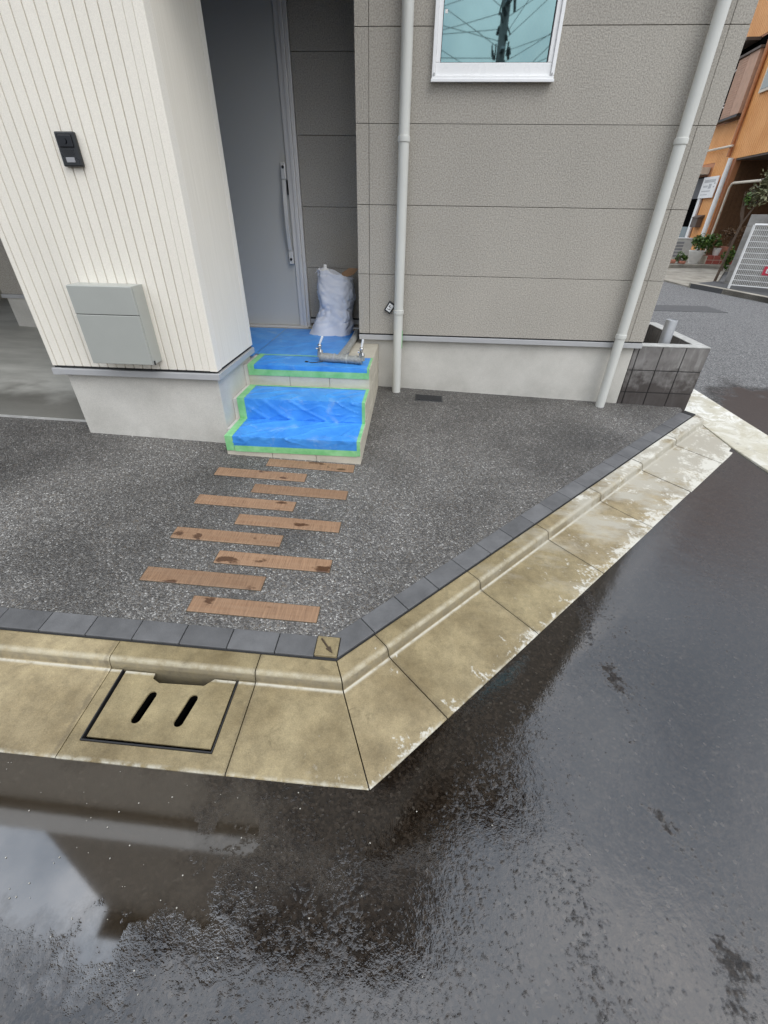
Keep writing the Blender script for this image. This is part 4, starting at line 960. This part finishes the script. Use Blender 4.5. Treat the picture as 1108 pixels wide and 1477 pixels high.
MB().tube([fa(2.1, .12, 4.22), fa(2.45, .15, 4.12)], .02, 6).build('hanger', 'laundry', OH, True)
MB().tube([fa(.98, .06, 6.3), fa(.98, .06, 2.3)], .045, 12).build('downpipe', 'orange_trim', OH, True)
MB().tube([fa(2.6, .1, 2.55), fa(.85, .1, 2.52)], .028, 8).build('handrail', 'beige_pipe', OH, True)
fw = fpart('window', 'beige_pipe', .02, .62, .0005, .05, 3.5, 4.6); fpart('pane', 'far_glass', .08, .56, .0502, .056, 3.56, 4.54, fw)
# ground floor: open garage with plank wall, shop front with sign
fpart('canopy_soffit', 'brown_letterbox', -4, .62, -3.5, -.02, 2.20, 2.239)
gw = fpart('garage_back', 'dark_void', -4, .62, -3.9, -3.0, -.5, 2.2)
for k in range(24): fpart('plank', 'brown_wood', .606, .62, -.15-.13*k-.122, -.15-.13*k, -.4, 2.19, gw)
for k in range(30): fpart('plank', 'brown_wood', -3.9+.15*k, -3.9+.15*k+.143, -3.0, -2.98, -.4, 2.19, gw)
MB().tube([fa(.50, -.05, -.3), fa(.50, -.05, 1.60), fa(.44, -.05, 1.68), fa(.36, -.05, 1.70), fa(-1.6, -.05, 1.68)], .03, 10).build('gate_frame', 'beige_pipe', OH, True)
MB().tube([fa(.70, .09, 2.25), fa(.70, .09, -.3)], .06, 14).build('downpipe', 'white_paint', OH, True)
MB().tube([fa(.90, .05, 1.95), fa(.90, .05, -.2)], .022, 10).build('downpipe', 'white_paint', OH, True)
fpart('window_opening', 'dark_void', 1.98, 3.6, .0005, .012, .0, 1.93); fpart('door_frame', 'white_paint', 1.78, 1.96, .0005, .05, -.2, 1.9)
fpart('window_blind', 'roof_metal', 2.0, 3.5, .0125, .03, 1.40, 1.9); fpart('pane', 'far_glass', 2.05, 3.5, .0126, .02, .30, .68); fpart('wall_panel', 'white_paint', 1.6, 3.5, .0205, .05, -.2, .32)
fpart('shop_canopy', 'beige_pipe', 1.9, 3.4, .01, .45, 1.98, 2.14)
SGN = thing('notice_board', 'white notice board with rows of lettering on the orange house', 'sign', fa(1.45, .1, 1.38))
fbox(MB(), 1.02, 1.92, .06, .085, 1.40, 1.90).build('board', 'white_paint', SGN)
for (sa, sb, za, zb) in [(1.80-.075*k, 1.80-.075*k-.058, 1.765, 1.835) for k in range(9)]+[(1.78-.07*k, 1.78-.07*k-.05, 1.655, 1.70) for k in range(4)]+[(1.46, 1.30, 1.62, 1.73), (1.18, 1.10, 1.72, 1.75), (1.18, 1.10, 1.64, 1.67)]+[(1.80-.06*k, 1.80-.06*k-.04, 1.55, 1.575) for k in range(9)]+[(1.80-.06*k, 1.80-.06*k-.04, 1.47, 1.49) for k in range(7)]:
    fbox(MB(), sb, sa, .0851, .088, za, zb).build('letter', 'trim_metal', SGN)
LB = thing('letterbox', 'dark brown letterbox on the orange house beside the shop door', 'letterbox', fa(1.45, .1, .6))
fbox(MB(), 1.25, 1.62, .002, .16, .68, .92).build('box_body', 'brown_letterbox', LB, False, .01); MB().prism([fa(1.22, 0, .92), fa(1.65, 0, .92), fa(1.65, .19, .92), fa(1.22, .19, .92)], [fa(1.22, 0, .99), fa(1.65, 0, .99), fa(1.65, .06, .98), fa(1.22, .06, .98)]).build('lid', 'brown_letterbox', LB)
# apron, ledge, pots
ap = [(6.1, 8.0), (6.34, 7.06), (7.0, 7.3), (8.7, 10.05), (7.0, 10.0)]
struct(MB().prism([(x, y, road_z(x, y)-.2) for x, y in ap], [(x, y, road_z(x, y)+.02+.03*(y-7)*.6) for x, y in ap]).build('apron', 'old_concrete'))
lg = [(6.75, 9.75), (7.6, 10.15), (8.66, 10.15), (9.9, 10.2), (9.9, 12.5), (6.5, 12.5)]
struct(MB().prism([(x, y, -.6) for x, y in lg], [(x, y, -.13) for x, y in lg]).build('ledge', 'old_concrete', None, False, .01))
SP = thing('potted_shrub', 'rounded green shrub in a white ribbed pot at the orange house', 'potted plant', (8.02, 10.5, -.13))
MB().lathe([(.12, 0), (.125, .02), (.15, .10), (.153, .105), (.17, .20), (.174, .205), (.185, .28), (.20, .285), (.20, .31), (.17, .31), (.165, .26)], (8.02, 10.5, -.129), 22).build('pot', 'white_pot', SP, True)
MB().tube([(8.02, 10.5, .12), (8.05, 10.5, .3)], .02, 6).build('stem', 'bark', SP)
leaves('foliage', 'leaf', SP, (8.15, 10.5, .36), (.40, .30, .22), 900, .075, 11, clump=16)
SP2 = thing('potted_shrub', 'small green plant in a small white pot beside the bigger one', 'potted plant', (8.52, 10.48, .0))
MB().lathe([(.07, 0), (.10, .16), (.105, .17), (.09, .17)], (8.52, 10.48, .075), 16).build('pot', 'white_pot', SP2, True); leaves('foliage', 'leaf', SP2, (8.52, 10.5, .33), (.15, .13, .10), 160, .07, 12, clump=6)
TC = thing('terracotta_pot', 'square terracotta pot with dry brown shrub on red bricks', 'potted plant', (8.78, 10.5, .075))
MB().prism([(8.68, 10.42, .075), (8.88, 10.42, .075), (8.88, 10.6, .075), (8.68, 10.6, .075)], [(8.66, 10.4, .28), (8.92, 10.4, .28), (8.92, 10.62, .28), (8.66, 10.62, .28)]).build('pot', 'terracotta', TC, False, .008)
MB().tube([(8.79, 10.5, .27), (8.79, 10.5, .5)], .015, 6).build('stem', 'bark', TC); leaves('foliage', 'leaf_brown', TC, (8.80, 10.5, .55), (.36, .25, .26), 420, .06, 13, clump=12)
RB = thing('brick_planter', 'low red brick step under the small pots at the orange house', 'brick step', (8.6, 10.45, -.13))
MB().box(8.25, 8.99, 10.33, 10.65, -.129, .068).build('mortar_core', 'beige_pipe', RB)
for r_ in range(2):
    for k in range(4): MB().box(8.255+.185*k, 8.43+.185*k, 10.322, 10.40, -.124+.1*r_, -.034+.1*r_).build('brick', 'red_brick', RB, False, .003, 1)
for k in range(4): MB().box(8.255+.185*k, 8.43+.185*k, 10.325, 10.645, .0685, .0745).build('brick', 'red_brick', RB)
GB = thing('green_bush', 'green leafy plant at the foot of the grey block wall', 'plant', (8.35, 9.6, -.2)); MB().tube([(8.35, 9.6, -.25), (8.36, 9.6, .1)], .015, 6).build('stem', 'bark', GB)
leaves('foliage', 'leaf', GB, (8.36, 9.6, .08), (.14, .14, .32), 300, .08, 14, clump=10)
LP_ = thing('low_plant', 'dark low plant beside the white outdoor unit', 'plant', (7.55, 10.35, -.13)); MB().tube([(7.55, 10.35, -.13), (7.55, 10.35, .05)], .012, 6).build('stem', 'bark', LP_)
leaves('foliage', 'leaf', LP_, (7.56, 10.35, .03), (.18, .15, .13), 260, .06, 15, clump=7)
AC = thing('outdoor_unit', 'white air conditioner outdoor unit at the shop front', 'air conditioner', (7.75, 11.3, -.13))
MB().box(7.45, 8.2, 11.2, 11.5, -.09, .42).build('casing', 'white_pot', AC, False, .015); MB().box(7.46, 8.19, 11.17, 11.52, .4205, .44).build('top_cover', 'white_paint', AC, False, .005)
for k in range(5): MB().box(7.5, 7.95, 11.192, 11.1995, -.02+.08*k, .03+.08*k).build('grille_bar', 'grey_label', AC)
for xx in (7.5, 8.05): MB().box(xx, xx+.1, 11.22, 11.5, -.13, -.09).build('foot', 'trim_metal', AC)
for k, (x, y, w) in enumerate(((7.0, 10.15, .22), (7.3, 10.3, .16), (7.55, 10.22, .14))):
    o = MB().box(x, x+w, y, y+.15, -.128, -.02-.02*k).build('edging_stone', 'terracotta' if k else 'old_concrete', None, False, .02)
    tag(o, ('grey loose edging stone, leftmost on the ledge', 'reddish loose stone, middle of three on the ledge', 'reddish loose stone nearest the white pot')[k], 'stone', 'stones on the ledge')

# ------------------------------------------------------------------ utility pole and wires behind the viewer (mirrored in the window)
UP = thing('utility_pole', 'concrete utility pole with wires, mirrored in the window pane', 'utility pole', (3.05, -19.5, -.6))
MB().tube([(3.05, -19.5, -.7), (3.05, -19.5, 11)], [.19, .13], 14).build('pole_shaft', 'pole_concrete', UP, True)
for z in (5.9, 7.1): MB().box(2.98, 3.12, -20.1, -18.9, z, z+.07).build('cross_arm', 'steel_vent', UP)
rk = random.Random(9)
for k in range(26):
    a = rk.uniform(0, 6.28); z = rk.uniform(4.6, 7.6); r = .19+rk.uniform(0, .16)
    MB().tube([(3.05+r*math.cos(a), -19.5+r*math.sin(a), z), (3.05+r*math.cos(a+.5), -19.5+r*math.sin(a+.5), z+rk.uniform(.1, .5))], rk.uniform(.025, .06), 6).build('fitting', 'cable_black', UP)
rnd = random.Random(5)
def wire(a, b, sag, r=.016):
    a = Vector(a); b = Vector(b); return MB().tube([a.lerp(b, i/14)+Vector((0, 0, -sag*4*(i/14)*(1-i/14))) for i in range(15)], r, 5, False)
for k in range(7):
    z = 5.4+.38*k; a = (3.05+rnd.uniform(-.25, .25), -19.5, z)
    wire(a, (-16, -19+rnd.uniform(-6, 8), z+rnd.uniform(-1.2, 1.6)), rnd.uniform(-.6, .9), .010).build('wire', 'cable_black', UP)
for k in range(11):
    z = 4.6+.32*k; a = (3.05+rnd.uniform(-.2, .2), -19.5, z)
    wire(a, (9+rnd.uniform(-2, 6), -12+rnd.uniform(-5, 5), z+rnd.uniform(2.0, 4.5)), rnd.uniform(  .0, .5), .009).build('wire', 'cable_black', UP)
for k in range(3):
    wire((3.05, -19.5, 5+k), (-9, -14, 8.2+k*1.2), -.3, .010).build('wire', 'cable_black', UP)
